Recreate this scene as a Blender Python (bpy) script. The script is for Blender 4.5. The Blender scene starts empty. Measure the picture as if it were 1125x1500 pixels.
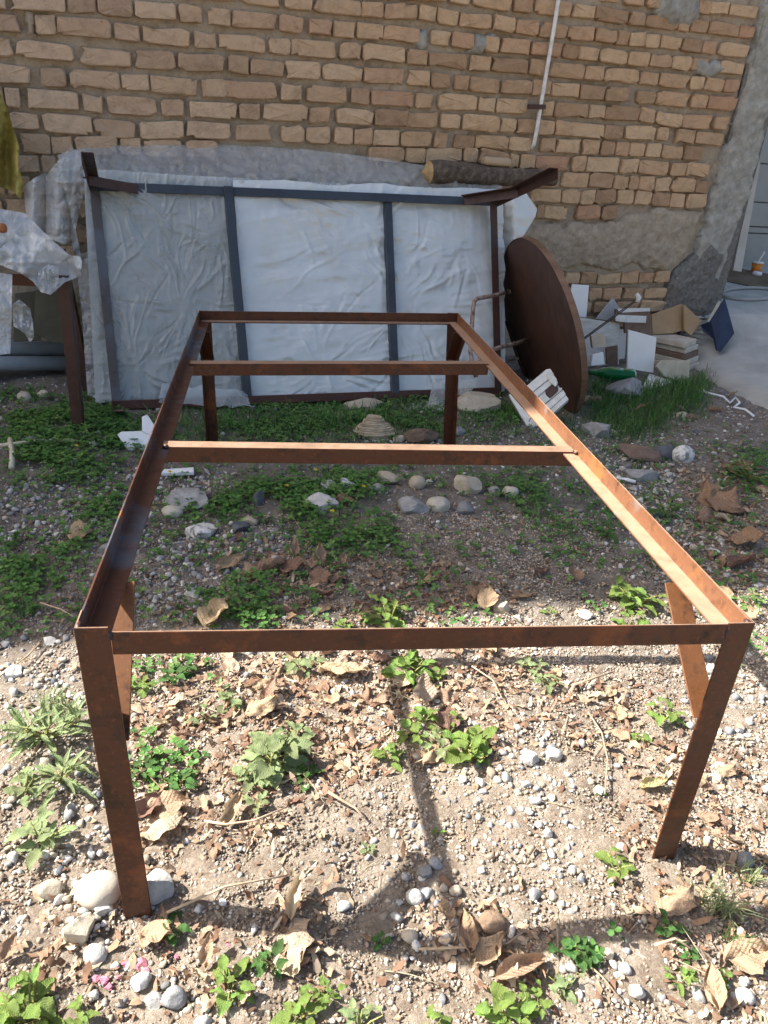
import bpy, bmesh, math, random
import numpy as np
from mathutils import Vector, Matrix
random.seed(7); rng = np.random.default_rng(7)
scene = bpy.context.scene
COL = scene.collection

# ------------------------------------------------------------------ camera
PITCH, ROLL, YAW, CAMH, F = 0.463337, 0.080357, 0.173874, 0.947703, 1100.0
PW, PH = 1125.0, 1500.0
cy_, sy_, cp_, sp_ = math.cos(YAW), math.sin(YAW), math.cos(PITCH), math.sin(PITCH)
FW = np.array([sy_*cp_, cy_*cp_, -sp_]); R0 = np.array([cy_, -sy_, 0.0]); U0 = np.cross(R0, FW)
RT = math.cos(ROLL)*R0 + math.sin(ROLL)*U0
UP = -math.sin(ROLL)*R0 + math.cos(ROLL)*U0
CAM = np.array([0.0, 0.0, CAMH])
cd = bpy.data.cameras.new('camera'); cam = bpy.data.objects.new('camera', cd); COL.objects.link(cam)
cam.matrix_world = Matrix(((RT[0], UP[0], -FW[0], 0), (RT[1], UP[1], -FW[1], 0), (RT[2], UP[2], -FW[2], CAMH), (0, 0, 0, 1)))
cd.sensor_fit = 'VERTICAL'; cd.sensor_height = 36.0; cd.lens = F/PH*36.0; cd.clip_start = 0.02; cd.clip_end = 500
scene.camera = cam

# ------------------------------------------------------------------ light
SUN_EL = math.radians(43.0); SUN_H = np.array([-0.970, 0.243]); SUN_H /= np.linalg.norm(SUN_H)
world = bpy.data.worlds.new('World'); scene.world = world; world.use_nodes = True
wn_ = world.node_tree.nodes; wl_ = world.node_tree.links
sky = wn_.new('ShaderNodeTexSky'); sky.sky_type = 'NISHITA'; sky.sun_disc = False
sky.sun_elevation = SUN_EL; sky.sun_rotation = math.atan2(SUN_H[0], SUN_H[1]); sky.air_density = 1.0; sky.dust_density = 4.5; sky.ozone_density = 0.6
bg = wn_['Background']; bg.inputs['Strength'].default_value = 0.09
wl_.new(sky.outputs['Color'], bg.inputs['Color'])
sd = bpy.data.lights.new('sun', 'SUN'); sun = bpy.data.objects.new('sun', sd); COL.objects.link(sun)
sd.energy = 5.0; sd.angle = math.radians(0.55); sd.color = (1.0, 0.95, 0.88)
tosun = Vector((SUN_H[0]*math.cos(SUN_EL), SUN_H[1]*math.cos(SUN_EL), math.sin(SUN_EL)))
sun.rotation_euler = tosun.to_track_quat('Z', 'Y').to_euler(); sun.location = tosun*10
vs = scene.view_settings; vs.view_transform = 'Standard'; vs.look = 'None'; vs.gamma = 1.0; vs.use_curve_mapping = False
vs.exposure = 1.62
scene.render.engine = 'CYCLES'; scene.cycles.max_bounces = 8; scene.cycles.transparent_max_bounces = 12
scene.cycles.use_denoising = True

# ------------------------------------------------------------------ geometry helpers
def hash3(i, j, k, s=0):
    n = (i*374761393 + j*668265263 + k*2147483647 + s*974634541) & 0xffffffff
    n = ((n ^ (n >> 13))*1274126177) & 0xffffffff
    return ((n ^ (n >> 16)) & 0xffff)/65535.0
def vnoise(p, s=0):
    p = np.asarray(p, float)
    f = np.floor(p).astype(np.int64); t = p - f; t = t*t*(3 - 2*t); r = 0
    for dx in (0, 1):
        wx = t[..., 0] if dx else 1 - t[..., 0]
        for dy in (0, 1):
            wy = t[..., 1] if dy else 1 - t[..., 1]
            for dz in (0, 1):
                wz = t[..., 2] if dz else 1 - t[..., 2]
                r = r + wx*wy*wz*hash3(f[..., 0]+dx, f[..., 1]+dy, f[..., 2]+dz, s)
    return r*2 - 1
def fbm(p, s=0, o=3):
    p = np.asarray(p, float); r = 0; a = 1.0
    for k in range(o):
        r = r + a*vnoise(p*2**k, s+k); a *= 0.5
    return r
def gz(x, y):
    x = np.asarray(x, float); y = np.asarray(y, float); z0 = np.zeros_like(x)
    p = np.stack([x, y, z0], -1)
    fade = np.clip(1.5 - np.abs(x)/8, 0, 1)
    return (0.016*vnoise(p*1.7, 3) + 0.009*vnoise(p*5, 4) + 0.004*vnoise(p*14, 5))*fade
def ray(x, y):
    d = FW + RT*((x-PW/2)/F) - UP*((y-PH/2)/F); return d/np.linalg.norm(d)
def Zp(x, y, z=0.0):
    d = ray(x, y); return CAM + d*((z-CAM[2])/d[2])
def G(x, y, dz=0.0):
    p = Zp(x, y, 0)
    for _ in range(4): p = Zp(x, y, float(gz(p[0], p[1])))
    p[2] += dz; return p
def onplane(x, y, p0, n):
    d = ray(x, y); return CAM + d*(np.dot(np.asarray(p0)-CAM, n)/np.dot(d, n))
def Rd(x, y, dist):                     # point on the pixel ray at a given distance from the lens
    return CAM + ray(x, y)*dist
def proj(P):
    P = np.asarray(P, float); d = P - CAM; z = d@FW
    return PW/2 + F*(d@RT)/z, PH/2 - F*(d@UP)/z, z
def mpp(p): return float((np.asarray(p)-CAM)@FW)/F     # metres per photo pixel at p
WD = np.array([.9824, .1868, 0]); WD /= np.linalg.norm(WD)
WN = np.array([WD[1], -WD[0], 0]); W0 = np.array([-.656, 3.19, 0])
def Wp(x, y, off=0.0): return onplane(x, y, W0 + WN*off, WN)
def wuv(x, y, off=0.0):
    p = Wp(x, y, off); return float((p-W0)@WD), float(p[2])
def wpt(u, z, off=0.0): return W0 + WD*u + WN*off + np.array([0, 0, z])
def inpoly(px, py, poly):
    px = np.asarray(px); py = np.asarray(py); r = np.zeros(px.shape, bool); n = len(poly)
    for i in range(n):
        x0, y0 = poly[i]; x1, y1 = poly[(i+1) % n]
        c = ((y0 > py) != (y1 > py)) & (px < (x1-x0)*(py-y0)/((y1-y0) if y1 != y0 else 1e-9) + x0)
        r ^= c
    return r

def tag(o, label, cat, group=None):
    o['label'] = label; o['category'] = cat
    if group: o['group'] = group
    return o
def empty(name, loc, label=None, cat=None, group=None):
    o = bpy.data.objects.new(name, None); COL.objects.link(o); o.location = Vector([float(v) for v in loc]); o.empty_display_size = .05
    if label: tag(o, label, cat, group)
    return o
def wloc(o):
    l = np.array(o.location)
    while o.parent: o = o.parent; l = l + np.array(o.location)
    return l
def mesh(name, V, Fc, mat, parent=None, smooth=False, base=None):
    V = np.asarray(V, float)
    if parent is not None: org = wloc(parent)
    elif base is not None: org = np.asarray(base, float)
    else:
        org = V.mean(0); org[2] = V[:, 2].min()
    me = bpy.data.meshes.new(name); me.from_pydata((V-org).tolist(), [], [tuple(int(i) for i in f) for f in Fc]); me.update()
    if smooth: me.shade_smooth()
    o = bpy.data.objects.new(name, me); COL.objects.link(o)
    if mat: me.materials.append(mat)
    if parent is not None: o.parent = parent
    else: o.location = Vector(org.tolist())
    return o
def bigmesh(name, V, T, mat, smooth=False, col=None, parent=None):      # triangles from numpy arrays
    me = bpy.data.meshes.new(name); nv, nt = len(V), len(T)
    org = wloc(parent) if parent is not None else np.zeros(3)
    me.vertices.add(nv); me.vertices.foreach_set('co', np.ascontiguousarray(V-org, dtype=np.float32).ravel())
    me.loops.add(nt*3); me.loops.foreach_set('vertex_index', np.ascontiguousarray(T, dtype=np.int32).ravel())
    me.polygons.add(nt); me.polygons.foreach_set('loop_start', np.arange(0, nt*3, 3, dtype=np.int32))
    me.update(calc_edges=True); me.validate()
    if col is not None:
        a = me.attributes.new('col', 'FLOAT_COLOR', 'POINT')
        c4 = np.ones((nv, 4), np.float32); c4[:, :3] = col; a.data.foreach_set('color', c4.ravel())
    if smooth: me.shade_smooth()
    me.materials.append(mat)
    o = bpy.data.objects.new(name, me); COL.objects.link(o)
    if parent is not None: o.parent = parent
    return o
def bevel(o, w=.0008, seg=1):
    m = o.modifiers.new('bevel', 'BEVEL'); m.width = w; m.segments = seg; m.limit_method = 'ANGLE'; m.angle_limit = math.radians(40); return o
def unit(v): v = np.asarray(v, float); return v/np.linalg.norm(v)
def extrude(poly3, vec):
    n = len(poly3); V = [np.asarray(p) for p in poly3] + [np.asarray(p)+vec for p in poly3]
    Fc = [tuple(range(n)), tuple(range(2*n-1, n-1, -1))] + [(i, i+n, (i+1) % n+n, (i+1) % n) for i in range(n)]
    return V, Fc
def angle_bar(name, p0, p1, a, b, wa, wb, t, mat, parent):
    """L-section from p0 to p1 (the outer corner line), flanges along a and b"""
    p0 = np.asarray(p0, float); p1 = np.asarray(p1, float); a = unit(a); b = unit(b)
    prof = [0*a, a*wa, a*wa+b*t, a*t+b*t, a*t+b*wb, b*wb]
    V = [p0+q for q in prof] + [p1+q for q in prof]; n = 6
    Fc = [(0, 1, 2, 3), (0, 3, 4, 5), (6, 9, 8, 7), (6, 11, 10, 9)] + [(i, i+6, (i+1) % 6+6, (i+1) % 6) for i in range(6)]
    o = mesh(name, V, Fc, mat, parent)
    bm = bmesh.new(); bm.from_mesh(o.data); bmesh.ops.recalc_face_normals(bm, faces=bm.faces); bm.to_mesh(o.data); bm.free()
    return bevel(o)
def tube_data(pts, rad, n=6):
    pts = [np.asarray(p, float) for p in pts]; m = len(pts); V = []; Fc = []
    rad = rad if hasattr(rad, '__len__') else [rad]*m; prev = None
    for i, p in enumerate(pts):
        d = unit(pts[min(i+1, m-1)] - pts[max(i-1, 0)])
        s = np.array([0, 0, 1.]) if abs(d[2]) < .9 else np.array([1., 0, 0])
        if prev is not None: s = prev
        x = unit(np.cross(d, s)); y = np.cross(x, d); prev = y if prev is not None else np.cross(x, d)
        for k in range(n):
            an = 2*math.pi*k/n; V.append(p + rad[i]*(math.cos(an)*x + math.sin(an)*y))
    for i in range(m-1):
        for k in range(n):
            Fc.append((i*n+k, i*n+(k+1) % n, (i+1)*n+(k+1) % n, (i+1)*n+k))
    Fc.append(tuple(range(n-1, -1, -1))); Fc.append(tuple((m-1)*n+k for k in range(n)))
    return V, Fc
def tube(name, pts, rad, mat, parent=None, n=8): return mesh(name, *tube_data(pts, rad, n), mat, parent, smooth=True)
def fixn(o):
    bm = bmesh.new(); bm.from_mesh(o.data); bmesh.ops.recalc_face_normals(bm, faces=bm.faces); bm.to_mesh(o.data); bm.free(); return o
def ico(level):
    bm = bmesh.new(); bmesh.ops.create_icosphere(bm, subdivisions=level, radius=1.0)
    bm.verts.ensure_lookup_table(); V = np.array([v.co[:] for v in bm.verts]); T = np.array([[v.index for v in f.verts] for f in bm.faces]); bm.free(); return V, T
ICO = {k: ico(k) for k in (1, 2, 3)}
def rock_shape(level, seed, cuts=9, lo=.62, hi=.95, rough=.10):
    if cuts > 5: cuts += 5; lo -= .10; hi -= .06
    V, T = ICO[level]; V = V.copy(); r = np.random.default_rng(seed)
    for _ in range(cuts):
        n = unit(r.normal(size=3)); d = r.uniform(lo, hi); e = V@n - d
        V = V - np.outer(np.maximum(e, 0), n)
    V = V*(1 + rough*fbm(V*1.6 + seed*3.1, seed % 91, 3)[:, None])
    return V, T

# ------------------------------------------------------------------ materials
class NT:
    def __init__(s, name):
        s.m = bpy.data.materials.new(name); s.m.use_nodes = True; s.t = s.m.node_tree; s.p = s.t.nodes['Principled BSDF']; s.out = s.t.nodes['Material Output']
    def n(s, typ, **kw):
        nd = s.t.nodes.new('ShaderNode'+typ)
        for k, v in kw.items(): setattr(nd, k, v)
        return nd
    def l(s, a, b): s.t.links.new(a, b)
    def noise(s, scale, detail=4, rough=.6, coord='Object', vec=None):
        nd = s.n('TexNoise'); nd.inputs['Scale'].default_value = scale; nd.inputs['Detail'].default_value = detail; nd.inputs['Roughness'].default_value = rough
        if vec is None: vec = s.coord(coord)
        s.l(vec, nd.inputs['Vector']); return nd
    def coord(s, kind='Object'):
        if not hasattr(s, '_tc'): s._tc = s.n('TexCoord'); s._geo = s.n('NewGeometry')
        return s._geo.outputs['Position'] if kind == 'World' else s._tc.outputs[kind]
    def ramp(s, fac, stops):
        r = s.n('ValToRGB'); e = r.color_ramp.elements
        while len(e) < len(stops): e.new(.5)
        for el, (p, c) in zip(e, stops): el.position = p; el.color = (*c, 1) if len(c) == 3 else c
        s.l(fac, r.inputs['Fac']); return r.outputs['Color']
    def mix(s, fac, a, b, mode='MIX'):
        m = s.n('Mix', data_type='RGBA', blend_type=mode)
        for sock, v in ((m.inputs[0], fac), (m.inputs[6], a), (m.inputs[7], b)):
            if hasattr(v, 'default_value') or hasattr(v, 'links'): s.l(v, sock)
            elif isinstance(v, (int, float)): sock.default_value = v
            else: sock.default_value = (*v, 1)
        return m.outputs[2]
    def math(s, op, a, b=0.0):
        m = s.n('Math', operation=op)
        for sock, v in ((m.inputs[0], a), (m.inputs[1], b)):
            if isinstance(v, (int, float)): sock.default_value = v
            else: s.l(v, sock)
        return m.outputs[0]
    def bump(s, h, strength=.5, dist=.01, prev=None):
        b = s.n('Bump'); b.inputs['Strength'].default_value = strength; b.inputs['Distance'].default_value = dist; s.l(h, b.inputs['Height'])
        if prev: s.l(prev, b.inputs['Normal'])
        s.l(b.outputs['Normal'], s.p.inputs['Normal']); return b.outputs['Normal']
    def base(s, c):
        if isinstance(c, tuple): s.p.inputs['Base Color'].default_value = (*c, 1)
        else: s.l(c, s.p.inputs['Base Color'])
    def set(s, **kw):
        for k, v in kw.items(): s.p.inputs[k.replace('_', ' ')].default_value = v
    def rnd(s):
        if not hasattr(s, '_oi'): s._oi = s.n('ObjectInfo')
        return s._oi.outputs['Random']

def mat_mottled(name, stops, scale=30, rough=.85, bump=.4, bscale=120, bdist=.004, varv=.25, coord='Object', detail=5):
    m = NT(name); c = m.ramp(m.noise(scale, detail, .65, coord).outputs['Fac'], stops)
    hs = m.n('HueSaturation'); m.l(c, hs.inputs['Color'])
    m.l(m.math('ADD', m.math('MULTIPLY', m.rnd(), varv), 1-varv/2), hs.inputs['Value'])
    m.base(hs.outputs['Color']); m.set(Roughness=rough); m.p.inputs['Specular IOR Level'].default_value = .3
    m.bump(m.noise(bscale, 6, .7, coord).outputs['Fac'], bump, bdist); return m.m

def mat_rust(name, dark, mid, orange, mill=None, millamt=.0, rough=.55, speck=1.0, blotch=.35, toplit=0.0):
    m = NT(name); n1 = m.noise(9, 6, .7, 'World').outputs['Fac']; n2 = m.noise(160, 5, .7, 'World').outputs['Fac']; n3 = m.noise(34, 5, .65, 'World').outputs['Fac']
    c = m.ramp(n3, [(.30, dark), (.46, mid), (.58, mid), (.74, dark)])
    c = m.mix(m.ramp(n1, [(.57, (0, 0, 0)), (.66, (blotch,)*3)]), c, orange)
    if mill: c = m.mix(m.ramp(m.noise(6, 4, .6, 'World').outputs['Fac'], [(.56-millamt*.3, (0, 0, 0)), (.66-millamt*.3, (1, 1, 1))]), c, mill)
    c = m.mix(m.ramp(n2, [(.56, (0, 0, 0)), (.72, (.55*speck,)*3)]), c, orange)
    if toplit:  # up-facing faces mixed paler: sunlit tops painted into the base colour
        sz = m.n('SeparateXYZ'); m.l(m._geo.outputs['Normal'], sz.inputs[0])
        fz = m.math('MULTIPLY', m.ramp(sz.outputs['Z'], [(.75, (0, 0, 0)), (.95, (toplit,)*3)]), m.ramp(n3, [(.2, (.6,)*3), (.6, (1,)*3)])); c = m.mix(fz, c, (.47, .325, .225))
    m.base(c); m.l(m.ramp(n3, [(.3, (rough-.12,)*3), (.7, (rough+.15,)*3)]), m.p.inputs['Roughness']); m.p.inputs['Specular IOR Level'].default_value = .4
    m.set(Metallic=.05); m.bump(n2, .25, .0015); return m.m

def mat_attr(name, rough=.85, bump=.5, bscale=250, spec=.3, transl=0.0, bdist=.002):
    m = NT(name); a = m.n('Attribute', attribute_name='col'); nz = m.noise(bscale, 4, .7, 'World').outputs['Fac']
    c = m.mix(1.0, a.outputs['Color'], m.ramp(nz, [(.3, (.72, .72, .72)), (.7, (1.18, 1.18, 1.18))]), 'MULTIPLY')
    m.base(c); m.set(Roughness=rough); m.p.inputs['Specular IOR Level'].default_value = spec
    if bump: m.bump(nz, bump, bdist)
    if transl:
        tr = m.n('BsdfTranslucent'); m.l(c, tr.inputs['Color']); ms = m.n('MixShader'); ms.inputs[0].default_value = transl
        m.l(m.p.outputs[0], ms.inputs[1]); m.l(tr.outputs[0], ms.inputs[2]); m.l(ms.outputs[0], m.out.inputs['Surface'])
    return m.m

def mat_leaf(name, a, b, transl=.35, rough=.5, vein=True, vary=.35):
    m = NT(name); n1 = m.noise(40, 4, .6).outputs['Fac']; c = m.ramp(n1, [(.3, a), (.7, b)])
    hs = m.n('HueSaturation'); m.l(c, hs.inputs['Color']); m.l(m.math('ADD', m.math('MULTIPLY', m.rnd(), vary), 1-vary/2), hs.inputs['Value'])
    m.l(m.math('ADD', m.math('MULTIPLY', m.rnd(), .03), .485), hs.inputs['Hue'])
    c = hs.outputs['Color']; m.base(c); m.set(Roughness=rough); m.p.inputs['Specular IOR Level'].default_value = .35
    sx = m.n('SeparateXYZ'); m.l(m.coord('Object'), sx.inputs[0]); ay = m.math('ABSOLUTE', sx.outputs['Y'])
    ve = m.math('SINE', m.math('MULTIPLY', m.math('SUBTRACT', sx.outputs['X'], m.math('MULTIPLY', ay, .9)), 52)); mid = m.math('SUBTRACT', 1.0, m.math('MINIMUM', m.math('MULTIPLY', ay, 45), 1.0))
    hh = m.math('ADD', m.math('MULTIPLY', ve, -.5), m.math('MULTIPLY', mid, -1.2))
    c = m.mix(1.0, c, m.ramp(m.math('ADD', m.math('MULTIPLY', hh, -.25), .5), [(.3, (.95, .96, .93)), (.62, (1.0, 1.0, 1.0)), (.85, (1.12, 1.10, 1.08))]), 'MULTIPLY'); m.base(c)
    b0_ = m.bump(hh, .22, .012); m.bump(m.noise(22, 4, .6).outputs['Fac'], .4, .03, b0_)
    tr = m.n('BsdfTranslucent'); m.l(c, tr.inputs['Color']); ms = m.n('MixShader'); ms.inputs[0].default_value = transl
    m.l(m.p.outputs[0], ms.inputs[1]); m.l(tr.outputs[0], ms.inputs[2]); m.l(ms.outputs[0], m.out.inputs['Surface']); return m.m

def mat_plastic(name, col, alpha, rough=.22, bscale=60, bstr=.5, bdist=.004, stain=None, dots=False):
    m = NT(name); vec = m.coord('World'); mp = m.n('Mapping'); m.l(vec, mp.inputs['Vector']); mp.inputs['Rotation'].default_value = (.3, .5, .6); mp.inputs['Scale'].default_value = (1, 2.6, 1)
    n1 = m.noise(bscale, 4, .6, vec=mp.outputs['Vector']).outputs['Fac']; rid = m.math('ABSOLUTE', m.math('SUBTRACT', n1, .5))
    n2 = m.noise(7, 4, .6, 'World').outputs['Fac']
    c = m.ramp(n2, [(.3, tuple(v*.95 for v in col)), (.7, col)])
    if stain: c = m.mix(m.ramp(m.noise(3.2, 5, .7, 'World').outputs['Fac'], [(.52, (0, 0, 0)), (.7, (.6, .6, .6))]), c, stain)
    m.base(c); m.set(Roughness=rough); m.p.inputs['Specular IOR Level'].default_value = .9
    h = rid
    if dots:
        v = m.n('TexVoronoi'); v.inputs['Scale'].default_value = 110; m.l(m.coord('World'), v.inputs['Vector']); h = m.math('ADD', m.math('MULTIPLY', v.outputs['Distance'], -1.2), m.math('MULTIPLY', rid, .6))
    m.bump(h, bstr, bdist)
    tr = m.n('BsdfTransparent'); tr.inputs['Color'].default_value = (.93, .95, .95, 1); ms = m.n('MixShader')
    m.l(m.ramp(n2, [(.3, (max(0, alpha-.04),)*3), (.7, (min(1, alpha+.04),)*3)]), ms.inputs[0])
    m.l(tr.outputs[0], ms.inputs[1]); m.l(m.p.outputs[0], ms.inputs[2]); m.l(ms.outputs[0], m.out.inputs['Surface']); return m.m

M = {}
M['rust'] = mat_rust('rusty_steel', (.016, .007, .005), (.060, .018, .008), (.20, .060, .016), None, 0, .42, 1.0, .5, .58)
M['rust_lit_orange'] = mat_rust('lit_orange_rust_steel', (.060, .026, .012), (.14, .056, .020), (.27, .115, .036), None, 0, .6, 1.0, .6)  # lighter copy of the rust, the near braces' sunlit look in its colour
M['rust_lit_patch'] = mat_rust('lit_rusty_steel_scale_patches', (.085, .040, .024), (.165, .074, .038), (.34, .14, .04), (.20, .20, .205), -.26, .38, 1.0, .6, .72)  # grey scale patches on a rust base lightened to paint the sunlit right rail
M['rust_mill'] = mat_rust('mill_scale_steel', (.040, .020, .018), (.085, .032, .020), (.34, .12, .03), (.075, .085, .105), .30, .42, .6, 1.0)
M['rust_dark'] = mat_rust('dark_rust_steel', (.030, .016, .013), (.055, .026, .019), (.11, .045, .025), None, 0, .5, .5)
M['steel_blue'] = mat_rust('bluish_bare_steel', (.018, .022, .031), (.032, .038, .050), (.06, .045, .042), (.038, .048, .064), .4, .42, .3)
M['steel_worn'] = mat_rust('worn_brown_grey_steel', (.045, .042, .046), (.075, .066, .066), (.11, .075, .06), (.09, .10, .115), .3, .45, .3)
M['weld'] = mat_mottled('weld_bead', [(.3, (.02, .02, .022)), (.7, (.06, .05, .05))], 200, .5, .8, 300)
def mat_brick():
    m = NT('old_brick'); gi = m._geo if hasattr(m, '_geo') else None; m.coord(); geo = m._geo
    r = m.math('FRACT', m.math('ADD', m.rnd(), geo.outputs['Random Per Island']))
    sx = m.n('SeparateXYZ'); m.l(m.coord('World'), sx.inputs[0])
    tone = m.ramp(r, [(0, (.37, .245, .15)), (.15, (.48, .325, .20)), (.4, (.56, .39, .24)), (.65, (.60, .435, .275)), (.85, (.54, .365, .225)), (1, (.47, .285, .18))])
    grey = m.ramp(r, [(0, (.41, .305, .215)), (.3, (.52, .39, .275)), (.6, (.57, .435, .31)), (1, (.49, .36, .25))])
    mr = m.n('MapRange'); m.l(sx.outputs['X'], mr.inputs['Value']); mr.inputs['From Min'].default_value = -.8; mr.inputs['From Max'].default_value = .7
    tone = m.mix(mr.outputs[0], grey, tone)
    n1 = m.noise(22, 6, .7, 'World').outputs['Fac']; n2 = m.noise(95, 5, .7, 'World').outputs['Fac']
    c = m.mix(1.0, tone, m.ramp(n1, [(.25, (.68, .66, .64)), (.5, (1, 1, 1)), (.78, (1.16, 1.13, 1.08))]), 'MULTIPLY')
    c = m.mix(m.ramp(n2, [(.6, (0, 0, 0)), (.74, (.5, .5, .5))]), c, (.25, .20, .15))
    c = m.mix(m.ramp(m.noise(11, 6, .75, 'World').outputs['Fac'], [(.6, (0, 0, 0)), (.74, (.75, .75, .75))]), c, (.30, .27, .225))
    m.base(c); m.set(Roughness=.95); m.p.inputs['Specular IOR Level'].default_value = .15
    b1 = m.bump(m.noise(34, 8, .75, 'World').outputs['Fac'], .9, .014); m.bump(n2, .7, .0045, b1); return m.m
M['brick'] = mat_brick()
M['mortar'] = mat_mottled('old_mortar', [(.3, (.29, .24, .175)), (.5, (.43, .36, .27)), (.7, (.39, .335, .27))], 14, .97, .9, 60, .017, 0, 'World', 8)
M['plaster'] = mat_mottled('mud_plaster', [(.3, (.32, .265, .195)), (.7, (.50, .42, .32))], 26, .97, .95, 50, .018, 0, 'World', 8)
M['cement'] = mat_mottled('rough_cement', [(.3, (.21, .205, .18)), (.55, (.32, .315, .28)), (.75, (.43, .425, .385))], 26, .95, .9, 90, .006, .1, 'World', 8)
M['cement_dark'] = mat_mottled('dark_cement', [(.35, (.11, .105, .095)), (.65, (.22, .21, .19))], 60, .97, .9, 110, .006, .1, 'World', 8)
M['concrete'] = mat_mottled('drive_concrete', [(.3, (.31, .31, .29)), (.7, (.46, .46, .435))], 7, .9, .6, 160, .004, 0, 'World', 8)
M['panelwall'] = mat_mottled('grey_painted_panel', [(.3, (.27, .285, .275)), (.7, (.33, .345, .335))], 4, .5, .1, 50, .002, .06, 'World')
M['stainfloor'] = mat_mottled('stained_floor', [(.3, (.10, .075, .045)), (.7, (.20, .16, .11))], 8, .9, .5, 90, .004, 0, 'World')
M['whitepipe'] = mat_mottled('white_conduit', [(.35, (.50, .50, .49)), (.6, (.70, .70, .69)), (.75, (.40, .30, .22))], 30, .5, .2, 90, .001, 0, 'World')
M['bark'] = mat_mottled('bark', [(.3, (.05, .04, .03)), (.55, (.13, .10, .075)), (.75, (.24, .21, .17))], 45, .95, 1.0, 70, .008, 0)
M['cutwood'] = mat_mottled('cut_wood', [(.3, (.30, .20, .09)), (.7, (.48, .36, .20))], 40, .85, .5, 120, .003, 0)
M['panelgrey'] = mat_mottled('grey_board', [(.35, (.19, .20, .195)), (.65, (.27, .28, .265))], 5, .7, .2, 20, .004, 0, 'World')
M['panel'] = mat_mottled('wrapped_board', [(.35, (.44, .44, .42)), (.65, (.56, .56, .54))], 4, .55, .15, 20, .004, 0, 'World')
M['plastic'] = mat_plastic('milky_plastic', (.68, .73, .74), .36, .09, 20, .25, .01, (.46, .43, .36))
M['plastic_clear'] = mat_plastic('clear_plastic', (.60, .63, .65), .38, .16, 20, .7, .010, (.36, .33, .29))
M['plastic_white'] = mat_plastic('white_plastic', (.62, .665, .675), .88, .2, 8, .35, .015, (.60, .57, .49))
M['bubble'] = mat_plastic('bubble_wrap', (.70, .74, .77), .55, .34, 30, .7, .004, None, True)
M['cloth'] = mat_mottled('mustard_cloth', [(.3, (.26, .22, .06)), (.5, (.42, .36, .10)), (.7, (.30, .29, .13))], 10, .9, .4, 90, .003, 0)
M['pipegrey'] = mat_mottled('grey_pvc', [(.3, (.38, .43, .46)), (.7, (.48, .53, .56))], 12, .45, .1, 60, .001, .1)
M['cardboard'] = mat_mottled('olive_board', [(.3, (.075, .07, .05)), (.7, (.13, .12, .085))], 7, .85, .3, 80, .002, .15)
M['orange'] = mat_mottled('orange_clay', [(.3, (.22, .08, .03)), (.7, (.32, .13, .045))], 20, .7, .3)
def mat_wood(name, a, b, rough=.55, ax=(1, 1, 6), sc=8):
    m = NT(name); mp = m.n('Mapping'); m.l(m.coord('Object'), mp.inputs['Vector']); mp.inputs['Scale'].default_value = ax
    n = m.noise(sc, 6, .7, vec=mp.outputs['Vector']).outputs['Fac']; c = m.ramp(n, [(.3, a), (.7, b)])
    c = m.mix(m.ramp(m.noise(5, 5, .7).outputs['Fac'], [(.5, (0, 0, 0)), (.75, (.5, .5, .5))]), c, tuple(v*.5 for v in a))
    m.base(c); m.set(Roughness=rough); m.bump(n, .3, .002); return m.m
M['tablewood'] = mat_wood('brown_veneer', (.034, .015, .010), (.095, .044, .026), .5, (5, 5, 1), 7)
M['rimwood'] = mat_wood('worn_rim', (.11, .06, .035), (.20, .12, .075), .7)
M['legpaint'] = mat_mottled('flaking_white_leg', [(.35, (.12, .05, .03)), (.5, (.30, .22, .18)), (.7, (.46, .42, .38))], 40, .6, .3, 120, .001, 0)
M['whitewood'] = mat_mottled('white_painted_wood', [(.3, (.52, .52, .48)), (.6, (.68, .68, .65)), (.78, (.40, .36, .30))], 25, .6, .3, 90, .002, .08)
M['whiteplank'] = mat_wood('whitewashed_plank', (.42, .40, .35), (.72, .705, .66), .8, (1, 1, 8), 7)
M['whitetile'] = mat_mottled('white_tile', [(.3, (.74, .74, .72)), (.6, (.82, .82, .80)), (.75, (.66, .62, .54))], 6, .3, .05, 60, .001, .08)
M['greytile'] = mat_mottled('grey_tile', [(.3, (.36, .36, .34)), (.7, (.46, .46, .43))], 10, .6, .2, 60, .001, .1)
M['browntile'] = mat_mottled('brown_tile_back', [(.3, (.13, .085, .06)), (.7, (.22, .15, .11))], 30, .8, .4, 60, .003, .1)
M['plywood'] = mat_wood('plywood', (.30, .19, .09), (.42, .29, .16), .7, (1, 5, 1), 6)
M['palewood'] = mat_mottled('pale_board', [(.3, (.44, .38, .27)), (.7, (.60, .54, .41))], 22, .8, .3, 60, .002, .1)
M['beigeboard'] = mat_mottled('dusty_beige_board', [(.3, (.36, .31, .245)), (.7, (.58, .52, .43))], 14, .85, .4, 60, .002, .12)
M['navy'] = mat_mottled('navy_plastic', [(.3, (.012, .018, .042)), (.7, (.024, .034, .070))], 20, .4, .1, 60, .001, 0)
M['foam'] = mat_mottled('white_foam', [(.3, (.68, .70, .72)), (.7, (.78, .79, .80))], 30, .7, .3, 200, .001, 0)
M['hose'] = mat_mottled('grey_hose', [(.3, (.30, .30, .28)), (.7, (.38, .38, .36))], 20, .5, .1, 60, .001, 0)
M['soap'] = mat_mottled('tan_case', [(.3, (.34, .25, .16)), (.7, (.44, .34, .23))], 10, .35, .1, 60, .001, 0)
M['rod'] = mat_mottled('dark_rod', [(.3, (.04, .035, .03)), (.7, (.09, .08, .07))], 40, .5)
M['twig'] = mat_mottled('dry_twig', [(.3, (.30, .21, .13)), (.7, (.48, .38, .27))], 60, .9, .4, 200, .001, .5)
M['twigpale'] = mat_mottled('pale_stick', [(.3, (.42, .39, .27)), (.7, (.56, .53, .40))], 60, .9, .4, 200, .001, .2)
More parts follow.
